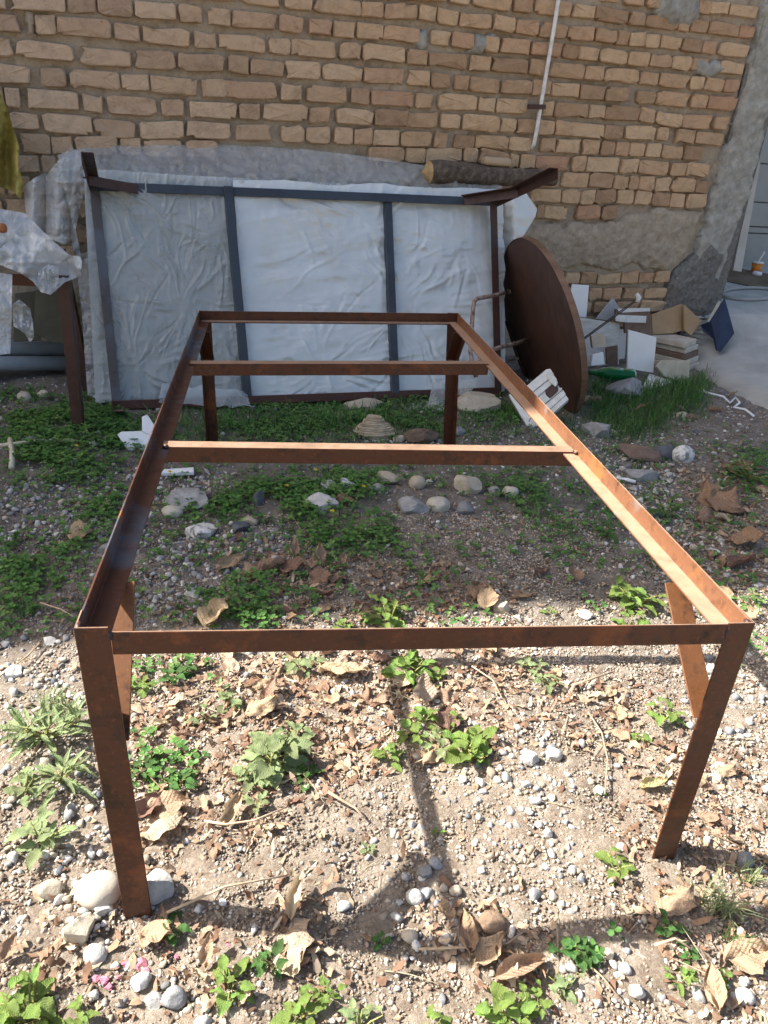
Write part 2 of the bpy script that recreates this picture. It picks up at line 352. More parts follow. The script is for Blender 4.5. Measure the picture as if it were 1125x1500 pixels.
M['label'] = mat_mottled('orange_label', [(.3, (.60, .20, .03)), (.7, (.68, .26, .05))], 20, .5)
def mat_bottle():
    m = NT('green_plastic_bottle'); m.base((.004, .16, .045)); m.set(Roughness=.12); m.p.inputs['Transmission Weight'].default_value = .45; m.p.inputs['IOR'].default_value = 1.3
    m.bump(m.noise(30, 2, .5).outputs['Fac'], .3, .003); return m.m
M['bottle'] = mat_bottle()
M['r_white'] = mat_mottled('white_stone', [(.3, (.36, .345, .315)), (.55, (.50, .485, .45)), (.75, (.60, .585, .55))], 40, .9, .7, 120, .004, .3)
M['r_grey'] = mat_mottled('grey_stone', [(.3, (.19, .19, .19)), (.7, (.34, .34, .335))], 40, .9, .7, 120, .004, .35)
M['r_tan'] = mat_mottled('tan_stone', [(.3, (.36, .31, .235)), (.7, (.50, .44, .35))], 35, .9, .7, 110, .004, .3)
M['r_cream'] = mat_mottled('cream_cobble', [(.35, (.42, .385, .31)), (.65, (.52, .48, .40))], 25, .85, .4, 160, .002, .1)
M['r_dark'] = mat_mottled('slate_stone', [(.3, (.070, .078, .092)), (.7, (.14, .15, .165))], 50, .75, .5, 120, .003, .2)
M['r_brown'] = mat_mottled('brown_stone', [(.3, (.13, .09, .07)), (.7, (.22, .16, .125))], 30, .95, .9, 90, .006, .25)
M['r_veined'] = mat_mottled('white_veined_stone', [(.4, (.20, .20, .20)), (.5, (.62, .62, .60)), (.7, (.66, .65, .62))], 38, .7, .6, 90, .004, .1)
M['r_layer'] = mat_mottled('layered_stone', [(.3, (.34, .27, .18)), (.7, (.58, .49, .36))], 20, .9, .8, 90, .006, 0)
M['clod'] = mat_mottled('soil_clod', [(.3, (.20, .135, .09)), (.7, (.31, .225, .155))], 60, 1.0, 1.0, 150, .006, .3)
M['gravel'] = mat_attr('gravel', .92, .5, 260)
M['grass'] = mat_attr('grass_blades', .55, 0, 100, .35, .35)
M['clover'] = mat_attr('clover_leaves', .5, 0, 100, .35, .35)
M['litter'] = mat_attr('litter', .9, .4, 120, .15, .2)
M['weed'] = mat_leaf('weed_leaf', (.17, .27, .055), (.25, .36, .095), .4, .5)
M['weed2'] = mat_leaf('dusty_weed_leaf', (.21, .28, .12), (.30, .36, .18), .35, .7)
M['weed3'] = mat_leaf('deep_green_leaf', (.055, .13, .03), (.09, .19, .045), .3, .45)
M['stem'] = mat_leaf('weed_stem', (.20, .24, .07), (.30, .28, .10), .1, .6)
M['dry'] = mat_leaf('dry_leaf_tan', (.31, .205, .13), (.46, .33, .225), .18, .8, True, .5)
M['dry2'] = mat_leaf('dry_leaf_brown', (.22, .13, .085), (.34, .22, .15), .15, .8, True, .5)
M['dry3'] = mat_leaf('dry_leaf_pale', (.42, .32, .22), (.55, .44, .32), .2, .8, True, .3)
M['dryyellow'] = mat_leaf('dry_leaf_yellow', (.46, .41, .17), (.56, .52, .27), .25, .7, True, .2)
M['pink'] = mat_mottled('pink_powder', [(.3, (.34, .09, .14)), (.7, (.50, .24, .29))], 90, .95, .7, 200, .003, .3)
M['yellow'] = mat_leaf('yellow_petal', (.75, .58, .02), (.85, .68, .05), .3, .6)

# ------------------------------------------------------------------ ground
def axis(lo, hi, step, far, growth=1.35):
    a = list(np.arange(lo, hi+1e-6, step)); s = step
    while a[-1] < far: s *= growth; a.append(a[-1]+s)
    s = step; b = []
    x = lo
    while x > -far: s *= growth; x -= s; b.append(x)
    return np.array(b[::-1]+a)
gx = axis(-1.5, 3.0, .0135, 90); gy = axis(.30, 3.9, .0125, 90)
GX, GY = np.meshgrid(gx, gy); near = (np.abs(GX) < 3.2) & (GY > .2) & (GY < 4.2)
P3 = np.stack([GX, GY, GX*0], -1)
GZ = gz(GX, GY) + np.where(near, .0030*fbm(P3*34, 11, 2) + .0022*fbm(P3*80, 12, 2), 0)
nx, ny = len(gx), len(gy); idx = np.arange(nx*ny).reshape(ny, nx)
q = np.stack([idx[:-1, :-1], idx[:-1, 1:], idx[1:, 1:], idx[1:, :-1]], -1).reshape(-1, 4)
T = np.concatenate([q[:, [0, 1, 2]], q[:, [0, 2, 3]]])
def mat_ground():
    m = NT('yard_soil'); n1 = m.noise(2.2, 6, .65, 'World').outputs['Fac']; n2 = m.noise(24, 8, .75, 'World').outputs['Fac']; n3 = m.noise(230, 6, .7, 'World').outputs['Fac']
    c = m.ramp(n2, [(.25, (.17, .125, .09)), (.45, (.29, .235, .18)), (.6, (.39, .33, .265)), (.8, (.48, .425, .36))])
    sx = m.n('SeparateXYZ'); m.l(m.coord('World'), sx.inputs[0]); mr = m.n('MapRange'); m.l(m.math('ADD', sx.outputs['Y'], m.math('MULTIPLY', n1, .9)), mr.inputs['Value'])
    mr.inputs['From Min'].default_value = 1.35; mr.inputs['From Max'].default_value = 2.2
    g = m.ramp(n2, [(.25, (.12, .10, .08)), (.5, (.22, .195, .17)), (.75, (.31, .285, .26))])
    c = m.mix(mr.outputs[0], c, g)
    c = m.mix(1.0, c, m.ramp(n3, [(.3, (.6, .58, .56)), (.5, (1, 1, 1)), (.75, (1.25, 1.24, 1.22))]), 'MULTIPLY')
    m.base(c); m.set(Roughness=1.0); m.p.inputs['Specular IOR Level'].default_value = .1
    b = m.bump(m.noise(70, 8, .75, 'World').outputs['Fac'], .9, .012); m.bump(n3, .8, .003, b); return m.m
M['ground'] = mat_ground()
ground = bigmesh('ground', np.stack([GX, GY, GZ], -1).reshape(-1, 3), T, M['ground'], smooth=True); ground['kind'] = 'structure'

# ------------------------------------------------------------------ brick wall
UEND = wuv(1066, 190)[0]
wall = empty('brick_wall', wpt(1.3, 0), 'long old tan brick wall with crumbling mortar behind the yard', 'wall')
# wall core (the mortar face is a rough sheet in front of it)
ULEFT = -8.0
def top_z(u):        # uneven roofline high above the picture
    x = float(W0[0] + WD[0]*u); return float(np.interp(x, [-9, -4.75, -3.9, -3.6, 9], [4.28, 4.28, 4.60, 4.66, 4.66]))
us = [ULEFT, -5.5, -4.3, -3.4, -3.0, -1.5, 0, 1.5, UEND+.06]
V = []; Fc = []
for u in us:
    V += [wpt(u, -.3, -.02), wpt(u, top_z(u), -.02), wpt(u, top_z(u), -3.4), wpt(u, -.3, -3.4)]
for i in range(len(us)-1):
    a = i*4
    for k in range(4): Fc.append((a+k, a+4+k, a+4+(k+1) % 4, a+(k+1) % 4))
Fc += [(0, 1, 2, 3), tuple((len(us)-1)*4+k for k in (3, 2, 1, 0))]
fixn(mesh('masonry_core', V, Fc, M['mortar'], wall))
# rough mortar face
uu = np.arange(-1.5, UEND+.05, .012); zz = np.arange(-.05, 2.3, .012); UU, ZZ = np.meshgrid(uu, zz)
pn = np.stack([UU, ZZ, UU*0], -1)
OFF = -.010 + .006*fbm(pn*9, 21, 3) + .0055*fbm(pn*42, 22, 3)
VW = W0 + UU[..., None]*WD + OFF[..., None]*WN; VW[..., 2] += ZZ
n0, n1 = UU.shape; idx = np.arange(n0*n1).reshape(n0, n1)
q = np.stack([idx[:-1, :-1], idx[:-1, 1:], idx[1:, 1:], idx[1:, :-1]], -1).reshape(-1, 4)
bigmesh('mortar', VW.reshape(-1, 3), np.concatenate([q[:, [0, 1, 2]], q[:, [0, 2, 3]]]), M['mortar'], True, parent=wall)
RB = {'1': (0, 0), '2': (280, 0), '3': (560, 0), '4': (825, 0), '5': (740, 190), '8': (540, 180)}
ROWS = {   # bottom line in the photo, then brick extents (region, x pairs)
 -3: ([(910, 4), (948, 9), (1042, 21), (1068, 23), (1112, 28)], [('4', '220-320 350-460 470-560 565-650 655-740 745-815 815-915 920-1075')]),
 -2: ([(656, 4), (691, 7), (752, 16), (784, 19), (838, 24.5), (869, 28.5), (918, 35), (945, 39), (1012, 47), (1038, 48), (1084, 55.5)],
      [('3', '-160-90 100-360 370-490 500-720 730-838 845-1050 1055-1175'), ('4', '182-362 370-455 458-640 640-705 710-805 808-970 975-1060')]),
 -1: ([(349, 2), (415, 12.5), (459, 16), (529, 24.5), (563, 27), (612, 29), (640, 32.5), (672, 39), (720, 43), (755, 48), (789, 53), (829, 57), (873, 60), (897, 64), (922, 67), (968, 70), (1001, 74), (1029, 78), (1098, 85)],
      [('2', '-100-265 270-507 520-672 678-938 940-1062 1065-1180'), ('3', '12-197 205-300 308-422 428-605 612-730 735-865 870-1020 1025-1170'), ('4', '182-296 300-365 370-455 455-537 545-658 662-768 770-850 865-1025')]),
 0: ([(0, 13), (96, 18), (141, 20), (195, 25), (259, 31), (297, 35), (405, 45), (560, 59), (587, 62.7), (661, 68), (730, 77), (824, 84), (921, 95), (1092, 110)],
     [('1', '-150-35 45-360 365-530 535-735 745-970 985-1115'), ('2', '95-222 228-470 485-620 650-780 785-910 915-1060'), ('3', '10-215 275-380 390-510 570-645 655-820 825-990 995-1085'), ('4', '90-200 205-360 365-480 485-600 605-712 715-800 870-1000')]),
 1: ([(32, 48), (83, 50), (163, 57), (280, 69), (317, 71.5), (389, 79), (493, 85), (593, 93), (685, 103), (776, 108.5), (856, 117), (937, 123), (1009, 130), (1084, 137)],
     [('1', '-100-120 195-310 315-610 630-770 780-1050 1065-1190'), ('2', '150-410 430-550 558-805 820-935 943-1180'), ('3', '135-250 258-475 485-597 603-812 818-900 925-1115'), ('4', '125-230 235-428 432-530 532-695 700-775 780-885 890-975')]),
 2: ([(20, 83), (107, 92), (193, 99), (257, 102), (331, 105), (416, 114), (532, 120), (593, 123.5), (660, 131), (733, 137), (808, 141), (849, 145), (918, 150), (1012, 158), (1080, 162)],
     [('1', '-120-75 90-410 440-725 733-967 978-1240'), ('2', '205-322 330-515 520-715 722-952 955-1180'), ('3', '140-262 270-378 400-478 482-650 657-825 830-930 935-1088'), ('4', '98-238 240-360 412-512 525-702 708-800 805-957')]),
 3: ([(45, 124), (96, 127.5), (177, 133), (219, 134), (291, 141), (407, 146), (507, 151), (607, 158), (700, 163), (773, 168), (859, 173), (937, 178), (1005, 188), (1066, 190)],
     [('1', '-90-170 225-365 390-665 670-825 830-1090 1110-1330'), ('2', '80-197 215-475 495-610 635-857 885-985 997-1228'), ('3', '185-285 318-528 533-627 633-805 885-945 948-1135'), ('4', '145-240 242-425 428-512 518-655 658-825 835-910')]),
 4: ([(29, 157), (115, 161), (151, 167), (232, 170), (269, 171), (348, 175), (452, 179), (548, 184), (643, 188), (731, 193), (812, 198), (885, 203), (962, 206), (1061, 215)],
     [('1', '-160-20 30-110 150-435 455-567 590-870 887-1012 1045-1305'), ('2', '265-382 402-648 655-768 803-1007 1015-1200'), ('3', '108-315 325-432 440-645 650-742 745-845 850-948 950-1045'), ('4', '48-230 232-332 345-515 520-585 625-730 735-890')]),
 5: ([(57, 192), (117, 197), (199, 203), (270, 203), (408, 207), (547, 213), (634, 216), (815, 224), (945, 230), (1030, 235)],
     [('1', '-200-40 55-220 240-510 515-750 768-1015 1028-1275'), ('2', '245-455 498-628 637-773 790-895 897-1000 1003-1150'), ('3', '108-275 290-362 398-515 520-697 700-820 875-955 958-1090'), ('5', '430-525 535-610 614-688 690-772 782-860 868-985 988-1095')]),
 6: ([(0, 222), (74, 226), (593, 238), (624, 240), (677, 237), (700, 239), (760, 248), (836, 250), (909, 253), (981, 257), (1040, 260)],
     [('1', '-150-90 112-278 284-405 420-650 660-780 790-1010 1020-1200'), ('8', '0-200 208-315 322-520 527-600 605-775 780-828 835-918 922-1110'), ('5', '372-450 455-635 640-735 737-908 915-998 1000-1120')]),
 7: ([(0, 251), (70, 254), (700, 268), (820, 275), (865, 275), (900, 276), (935, 279), (985, 281), (1020, 283)],
     [('1', '-120-60 75-215 225-310 320-560'), ('5', '20-185 195-300 315-468 472-598 603-680 685-735 737-825 828-918 922-1050 1053-1120')]),
 8: ([(0, 285), (70, 287), (821, 299), (849, 299), (903, 298), (953, 301), (983, 304), (1035, 305)],
     [('1', '-190-30 40-170 180-420 430-600'), ('5', '150-310 315-415 418-498 502-615 618-713 717-805 812-910 913-996 1000-1110')]),
 9: ([(0, 318), (60, 320), (797, 321), (831, 323), (881, 322), (907, 322)], [('1', '-150-20 30-190 200-420 430-700'), ('5', '175-215 218-345 400-530 540-625')]),
 10: ([(0, 352), (800, 372), (1000, 378)], [('1', '-150-90 100-230 240-500')]),
 11: ([(0, 386), (800, 398), (1000, 403)], [('1', '-200-0 10-260 270-420')]),
 12: ([(780, 414), (862, 417), (983, 414)], [('5', '60-150 155-280 285-325 330-410 415-505 510-640 645-735 740-820 825-910')]),
 13: ([(780, 436), (862, 440), (983, 437)], [('5', '80-200 205-300 320-450 460-530 540-640 650-760 775-895')]),
 14: ([(780, 458), (862, 458), (983, 456)], [('5', '60-180 190-330 340-480 490-600 610-740 745-880')]),
 15: ([(780, 480), (862, 480), (983, 478)], [('5', '80-230 240-330 340-500 510-700 710-860')]),
}
import re
def rowy(pts, x):
    xs = [p[0] for p in pts]; ys = [p[1] for p in pts]
    if x < xs[0]: s = .075 if len(pts) > 4 else .02; return ys[0] - s*(xs[0]-x)
    if x > xs[-1]: return ys[-1] + .06*(x-xs[-1])
    return float(np.interp(x, xs, ys))
bricks = []     # wall-plane quads: (u0,z0b,u1,z1b,h0,h1)
for k, (line, regs) in ROWS.items():
    for reg, spec in regs:
        ox, oy = RB[reg]
        for a, b in re.findall(r'(-?\d+)-(-?\d+)', spec):
            x0 = ox+float(a)/3.75; x1 = ox+float(b)/3.75
            sh = {12: .8, 13: .8, 14: .75, 15: .75}.get(k, 1.0)
            h0, h1 = [.80*sh*np.interp(x, [60, 1090], [35.2, 25.6])*random.uniform(.94, 1.06) for x in (x0, x1)]
            y0, y1 = rowy(line, x0), rowy(line, x1)
            c = [wuv(x0, y0, .014), wuv(x1, y1, .014), wuv(x1, y1-h1, .014), wuv(x0, y0-h0, .014)]
            u0 = (c[0][0]+c[3][0])/2; u1 = (c[1][0]+c[2][0])/2     # the wall is plumb
            bricks.append([(u0, c[0][1]), (u1, c[1][1]), (u1, c[2][1]), (u0, c[3][1])])
def brick_mesh(quad, seed, N=12):
    r = random.Random(seed); Q = np.array(quad); w = abs(Q[1, 0]-Q[0, 0]); h = abs(Q[3, 1]-Q[0, 1])
    ex = r.uniform(5.0, 11); V = []; fr = .013+r.uniform(-.004, .006); tu = r.uniform(-.035, .035); tz = r.uniform(-.05, .05)
    chip = r.randrange(N) if r.random() < .55 else -1
    angs = [2*math.pi*(i+.5)/N for i in range(N)]
    out = []
    for i, an in enumerate(angs):
        c, s = math.cos(an), math.sin(an)
        # spread the points along a rounded rectangle
        x = math.copysign(abs(c)**(2/ex), c); y = math.copysign(abs(s)**(2/ex), s)
        x += r.uniform(-.09, .03); y += r.uniform(-.17, .07)
        if i == chip: x *= .82; y *= .72
        out.append((x, y))
    def pt(x, y, o):
        a, b = (x+1)/2, (y+1)/2
        p = (1-a)*(1-b)*Q[0]+a*(1-b)*Q[1]+a*b*Q[2]+(1-a)*b*Q[3]
        return wpt(p[0], p[1], o + tu*x*w*.5 + tz*y*h*.5)
    for x, y in out: V.append(pt(x, y, -.012))
    for x, y in out: V.append(pt(x*.985, y*.97, fr-.003+r.uniform(-.002, .001)))
    for x, y in out: V.append(pt(x*(1-.007/w)*r.uniform(.95, 1), y*(1-.006/h)*r.uniform(.90, 1), fr+r.uniform(-.002, .004)))
    V.append(pt(r.uniform(-.3, .3), r.uniform(-.2, .2), fr+r.uniform(0, .004)))
    Fc = []
    for ring in (0, 1):
        for i in range(N): j = (i+1) % N; Fc.append((ring*N+i, ring*N+j, (ring+1)*N+j, (ring+1)*N+i))
    for i in range(N): Fc.append((2*N+i, 2*N+(i+1) % N, 3*N))
    return V, Fc
def vis(qd):    # in-frame and large first
    c = np.mean(qd, 0); p = wpt(c[0], c[1], .014); x, y, z = proj(p)
    a = abs(qd[1][0]-qd[0][0])*abs(qd[3][1]-qd[0][1])/z**2
    hid = inpoly(np.array([x]), np.array([y]), [(100, 240), (330, 222), (620, 246), (725, 262), (780, 330), (740, 560), (160, 590)])[0]
    return a*(1 if (-20 < x < 1125 and -12 < y < 600) else .02)*(0.02 if hid else 1)
bricks.sort(key=vis, reverse=True)
rest = []
for i, qd in enumerate(bricks):
    V, Fc = brick_mesh(qd, i)
    if i < 300: mesh('brick', V, Fc, M['brick'], wall, smooth=False)
    else: rest.append((V, Fc))
# courses above and left of the picture, joined with what is left over
zr = 1.75
for row in range(14):
    u = -1.45 + random.uniform(0, .1)
    while u < UEND-.1:
        w = random.choice((.2, .2, .105, .11, .17)); z0 = 1.36 + .026*u + row*.0995 + .02
        if proj(wpt(u+w/2, z0+.04))[1] < -34: rest.append(brick_mesh([(u, z0), (u+w, z0+.026*w), (u+w, z0+.078+.026*w), (u, z0+.078)], 5000+row*100+int(u*50)))
        u += w+.022
for row in range(13):
    u = -1.5 + random.uniform(0, .1); z0 = .06 + row*.1
    while u < -.36:
        w = random.choice((.2, .2, .105, .17))
        if u+w < -.33: rest.append(brick_mesh([(u, z0), (u+w, z0), (u+w, z0+.078), (u, z0+.078)], 9000+row*100+int((u+2)*50)))
        u += w+.022
V = []; Fc = []
for v, f in rest:
    o = len(V); V += v; Fc += [tuple(i+o for i in t) for t in f]
rb = mesh('outer_bricks', V, Fc, M['brick'], wall); rb['kind'] = 'stuff'
def seg_dist(px, py, poly):
    d = np.full(px.shape, 1e9); n = len(poly)
    for i in range(n):
        a = np.array(poly[i]); b = np.array(poly[(i+1) % n]); ab = b-a; t = np.clip(((px-a[0])*ab[0]+(py-a[1])*ab[1])/(ab@ab+1e-12), 0, 1)
        d = np.minimum(d, np.hypot(px-a[0]-t*ab[0], py-a[1]-t*ab[1]))
    return d
def wall_patch(name, polypx, hgt, mat, res=.008, edge=.03, nz=.006, parent=wall, base=0.0, seed=31):
    poly = [wuv(x, y, .015) for x, y in polypx]; pu = [p[0] for p in poly]; pz = [p[1] for p in poly]
    U_, Z_ = np.meshgrid(np.arange(min(pu)-.02, max(pu)+.02, res), np.arange(min(pz)-.02, max(pz)+.02, res))
    pn = np.stack([U_, Z_, U_*0], -1); wob = .018*fbm(pn*16, seed+3, 3)
    ins = inpoly(U_+wob, Z_+wob*.8, poly); d = seg_dist(U_+wob, Z_+wob*.8, poly)*np.where(ins, 1, -1)
    o = base + np.clip(d/edge, -1.2, 1)**1*hgt
    o = np.where(d > 0, base + hgt*np.sqrt(np.clip(d/edge, 0, 1)), base-.02) + nz*fbm(pn*22, seed, 3) + nz*.5*fbm(pn*70, seed+1, 2)
    keep = d > -.012
    n0, n1 = U_.shape; idx = np.arange(n0*n1).reshape(n0, n1)
    q = np.stack([idx[:-1, :-1], idx[:-1, 1:], idx[1:, 1:], idx[1:, :-1]], -1).reshape(-1, 4)
    q = q[keep.ravel()[q].all(1)]
    Vv = W0 + U_[..., None]*WD + o[..., None]*WN; Vv[..., 2] += Z_
    used = np.unique(q); mp = np.zeros(n0*n1, int); mp[used] = np.arange(len(used)); q = mp[q]
    return bigmesh(name, Vv.reshape(-1, 3)[used], np.concatenate([q[:, [0, 1, 2]], q[:, [0, 2, 3]]]), mat, True, parent=parent)
wall_patch('plaster_patch', [(700, 330), (770, 322), (800, 326), (850, 328), (905, 326), (925, 312), (960, 308), (1034, 309), (1018, 350), (1008, 378), (985, 398), (960, 396), (930, 385), (905, 396), (880, 398), (852, 388), (835, 396), (800, 402), (700, 402)], .022, M['plaster'], edge=.05, nz=.006)
wall_patch('cement_smear', [(958, -20), (962, 20), (975, 38), (1000, 42), (1022, 34), (1028, 8), (1030, -25)], .034, M['cement'], edge=.05, nz=.006, seed=41)
wall_patch('cement_smear', [(608, 48), (632, 40), (636, 60), (622, 74), (608, 62)], .016, M['cement'], edge=.02, nz=.005, seed=44)
wall_patch('cement_smear', [(695, 50), (730, 50), (735, 62), (715, 70), (705, 84), (688, 76)], .017, M['cement'], edge=.02, nz=.005, seed=47)
wall_patch('cement_smear', [(1022, 84), (1060, 88), (1062, 104), (1040, 116), (1018, 108)], .017, M['cement'], edge=.02, nz=.005, seed=51)
wall_patch('cement_smear', [(30, 14), (50, 16), (52, 52), (36, 54)], .014, M['mortar'], edge=.02, nz=.005, seed=53)

# concrete pillar at the end of the wall
pil = empty('concrete_pillar', wpt(UEND+.1, 0), 'rough grey concrete pillar closing the right end of the brick wall', 'pillar')
PL = [(1128, -30), (1106, 60), (1082, 160), (1061, 225), (1042, 290), (1030, 335), (1015, 378), (988, 402), (976, 440), (968, 476), (1034, 476), (1040, 448), (1052, 405), (1066, 372), (1078, 340), (1098, 280), (1114, 225), (1128, 170), (1160, 60), (1184, -30)]
wall_patch('shaft', PL, .03, M['cement'], res=.008, edge=.025, nz=.005, parent=pil, base=.0, seed=61)
wall_patch('base_render', [(986, 396), (1018, 372), (1040, 352), (1066, 368), (1052, 404), (1040, 446), (1034, 480), (962, 480), (974, 440)], .046, M['cement_dark'], res=.008, edge=.05, nz=.008, parent=pil, seed=65)
ur = wuv(1128, 170)[0]; ul = wuv(1106, 60)[0]
V, Fc = extrude([wpt(ul, 1.35, .026), wpt(ur, 1.35, .026), wpt(ur, 4.3, .026), wpt(ul, 4.3, .026)], -WN*.36); fixn(mesh('upper_shaft', V, Fc, M['cement'], pil))
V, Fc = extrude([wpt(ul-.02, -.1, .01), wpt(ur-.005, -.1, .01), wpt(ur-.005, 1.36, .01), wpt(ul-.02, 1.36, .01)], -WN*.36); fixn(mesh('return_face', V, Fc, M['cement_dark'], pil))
V, Fc = extrude([Wp(1110, 236, -.03), Wp(1114, 238, -.03), Wp(1086, 398, -.03), Wp(1074, 396, -.03), Wp(1084, 345, -.03), Wp(1090, 320, -.03)], -WN*.02); 
fixn(mesh('edge_strip', V, Fc, M['greytile'], pil))

# raised concrete drive and passage at the right
PD = W0 - WN*1.15
dr0 = [Zp(985, 503, .015), Zp(1008, 530, .015), Zp(1035, 552, .015), Zp(1070, 572, .015), Zp(1125, 600, .015), Zp(1250, 655, .015), Zp(1500, 760, .015)]
zc = wuv(1036, 455)[1]; b0 = onplane(1060, 388, PD, WN); zb = float(b0[2])
uu_ = [float((p-W0)@WD) for p in dr0]
dr1 = []; dr2 = []; dr3 = []
for i, p in enumerate(dr0):
    u = np.interp(i, [0, 6], [UEND-.25, UEND+3.2]); dr1.append(wpt(u, zc-.01 if i else zc-.03, .03 if i else .06)); dr2.append(wpt(u+.2, zb-.004, -1.17)); 
V = []; Fc = []; NS = 10
for i, p in enumerate(dr0):
    col = [p-np.array([0, 0, .06]), p]
    for k in range(1, NS+1):
        t = k/NS; s = t*t*(3-2*t)*.25+t*.75; w = p*(1-t)+dr1[i]*t; w[2] = p[2]+.022*min(1, t*6)+(dr1[i][2]-p[2]-.022)*s; col.append(w)
    col.append(dr2[i]); V += col
m_ = NS+3
for i in range(6):
    for k in range(m_-1): a = i*m_+k; Fc.append((a, a+m_, a+m_+1, a+1))
dv = fixn(mesh('concrete_drive', V, Fc, M['concrete'], smooth=True, base=(0, 0, 0))); dv['kind'] = 'structure'
bv = dv
pw = empty('panel_wall', PD+WD*(UEND+.6)+np.array([0, 0, zb]), 'grey painted panelled wall at the back of the passage beyond the pillar', 'wall')
def pq(px, off): return [onplane(x, y, PD+WN*off, WN) for x, y in px]
uA = float((onplane(1040, 330, PD, WN)-W0)@WD)
def pwpt(u, z, off): return PD + WD*u + WN*off + np.array([0, 0, z])
zj = [zb, float(onplane(1095, 342, PD, WN)[2]), float(onplane(1095, 332, PD, WN)[2]), float(onplane(1112, 297, PD, WN)[2]), float(onplane(1112, 240, PD, WN)[2]), 1.9]
for i in range(5):
    for j, (ua, ub) in enumerate(((uA-1.2, uA+.62), (uA+.627, uA+2.6))):
        a, b = zj[i]+(.006 if i else -.1), zj[i+1]
        V, Fc = extrude([pwpt(ua, a, .012*(1 if i != 1 else .2)), pwpt(ub, a, .012*(1 if i != 1 else .2)), pwpt(ub, b, .012*(1 if i != 1 else .2)), pwpt(ua, b, .012*(1 if i != 1 else .2))], -WN*.06)
        bevel(fixn(mesh('panel', V, Fc, M['panelwall'], pw)), .003)
V, Fc = extrude([pwpt(uA-1.4, -.1, -.03), pwpt(uA+3, -.1, -.03), pwpt(uA+3, 2.6, -.03), pwpt(uA-1.4, 2.6, -.03)], -WN*.1); fixn(mesh('backing', V, Fc, M['panelwall'], pw))
FLN = unit(np.cross(dr1[4]-dr1[1], dr2[3]-dr1[1])); FLN = FLN if FLN[2] > 0 else -FLN
def onfloor(x, y, off=.005): return onplane(x, y, dr1[1]+FLN*off, FLN)
st = [onfloor(x, y) for x, y in [(1052, 404), (1066, 390), (1090, 394), (1130, 402), (1180, 420), (1130, 424), (1095, 418), (1066, 412)]]
sf = mesh('stained_floor', st, [tuple(range(8))], M['stainfloor'], base=(0, 0, 0)); sf['kind'] = 'structure'

# ------------------------------------------------------------------ things on the wall
cp = empty('wall_conduit', Wp(783, 215, .03), 'thin white pipe running down the brick wall above the log', 'pipe')
tube('pipe', [Wp(826, -60, .034), Wp(818, 0, .034), Wp(812, 38, .036), Wp(803, 92, .033), Wp(793, 150, .036), Wp(786, 192, .034), Wp(782, 212, .03), Wp(777, 219, .012)], .0085, M['whitepipe'], cp)
V, Fc = extrude([Wp(772, 153, .03), Wp(797, 153, .03), Wp(797, 160, .03), Wp(772, 160, .03)], WN*.016); bevel(fixn(mesh('clamp', V, Fc, M['rust_dark'], cp)), .001)

def grid_sheet(name, corners, nu, nv, disp, mat, parent=None, thick=0.0, edge_wob=0.0, seed=1, maskf=None):
    """bilinear sheet over four 3-D corners (bl, br, tr, tl) displaced by disp(s,t)->metres along its normal"""
    c = [np.asarray(p, float) for p in corners]; S, Tt = np.meshgrid(np.linspace(0, 1, nu), np.linspace(0, 1, nv))
    P_ = (1-S)[..., None]*(1-Tt)[..., None]*c[0]+S[..., None]*(1-Tt)[..., None]*c[1]+S[..., None]*Tt[..., None]*c[2]+(1-S)[..., None]*Tt[..., None]*c[3]
    n = unit(np.cross(c[1]-c[0], c[3]-c[0]))
    if n@(CAM-c[0]) < 0: n = -n
    if edge_wob:
        e = fbm(np.stack([S*6, Tt*6, S*0+seed], -1), seed, 3)[..., None]*edge_wob
        ins = 1-np.minimum(1, np.minimum(np.minimum(S, 1-S), np.minimum(Tt, 1-Tt))*8)[..., None]
        P_ = P_ + e*ins*unit(c[3]-c[0]) + e*ins*unit(c[1]-c[0])*.5
    P_ = P_ + disp(S, Tt, P_)[..., None]*n
    idx = np.arange(nu*nv).reshape(nv, nu); q = np.stack([idx[:-1, :-1], idx[:-1, 1:], idx[1:, 1:], idx[1:, :-1]], -1).reshape(-1, 4)
    if maskf is not None: q = q[maskf(S, Tt).ravel()[q].all(1)]
    o = mesh(name, P_.reshape(-1, 3), q, mat, parent, smooth=True)
    if thick: md = o.modifiers.new('thick', 'SOLIDIFY'); md.thickness = thick; md.offset = 0
    return o
def ridged(p, s, o=3):
    r = 0; a = 1
    for k in range(o): r = r + a*(1-np.abs(vnoise(p*2**k, s+k))*2); a *= .5
    return r

# ------------------------------------------------------------------ leaning frame (a second table on its side)
TH = .003
fbl, fbr, ftl, ftr = np.array([-.5464, 2.6771, .0]), np.array([.9897, 2.9762, .0]), np.array([-.6188, 2.9931, .7313]), np.array([.9345, 3.2424, .7524])
fex = unit(fbr-fbl); fey = unit((ftl-fbl)+(ftr-fbr)); fn = unit(np.cross(fex, fey)); fey = np.cross(fn, fex)
fr = empty('leaning_table_frame', (fbl+fbr)/2, 'unfinished bluish steel table frame tipped on its side against the wrapped panel', 'table frame')
AW = .032
angle_bar('top_rail', ftl, ftr, -fey, -fn, AW, AW, TH, M['steel_blue'], fr)
angle_bar('bottom_rail', fbl, fbr, fey, -fn, AW, AW, TH, M['rust'], fr)
angle_bar('side_rail', fbl+fey*.004, ftl-fey*.004, fex, -fn, AW, AW, TH, M['steel_worn'], fr)
angle_bar('side_rail', fbr+fey*.004, ftr-fey*.004, -fex, -fn, AW, AW, TH, M['rust_dark'], fr)
def onframe(x, y, off=0): return onplane(x, y, fbl+fn*off, fn)
for (xt, yt), (xb, yb) in (((328, 272), (357, 580)), ((563, 284), (575, 576))):
    angle_bar('cross_bar', onframe(xb, yb, .003), onframe(xt, yt, .003), fex, -fn, AW-.001, AW, TH, M['steel_blue'], fr)
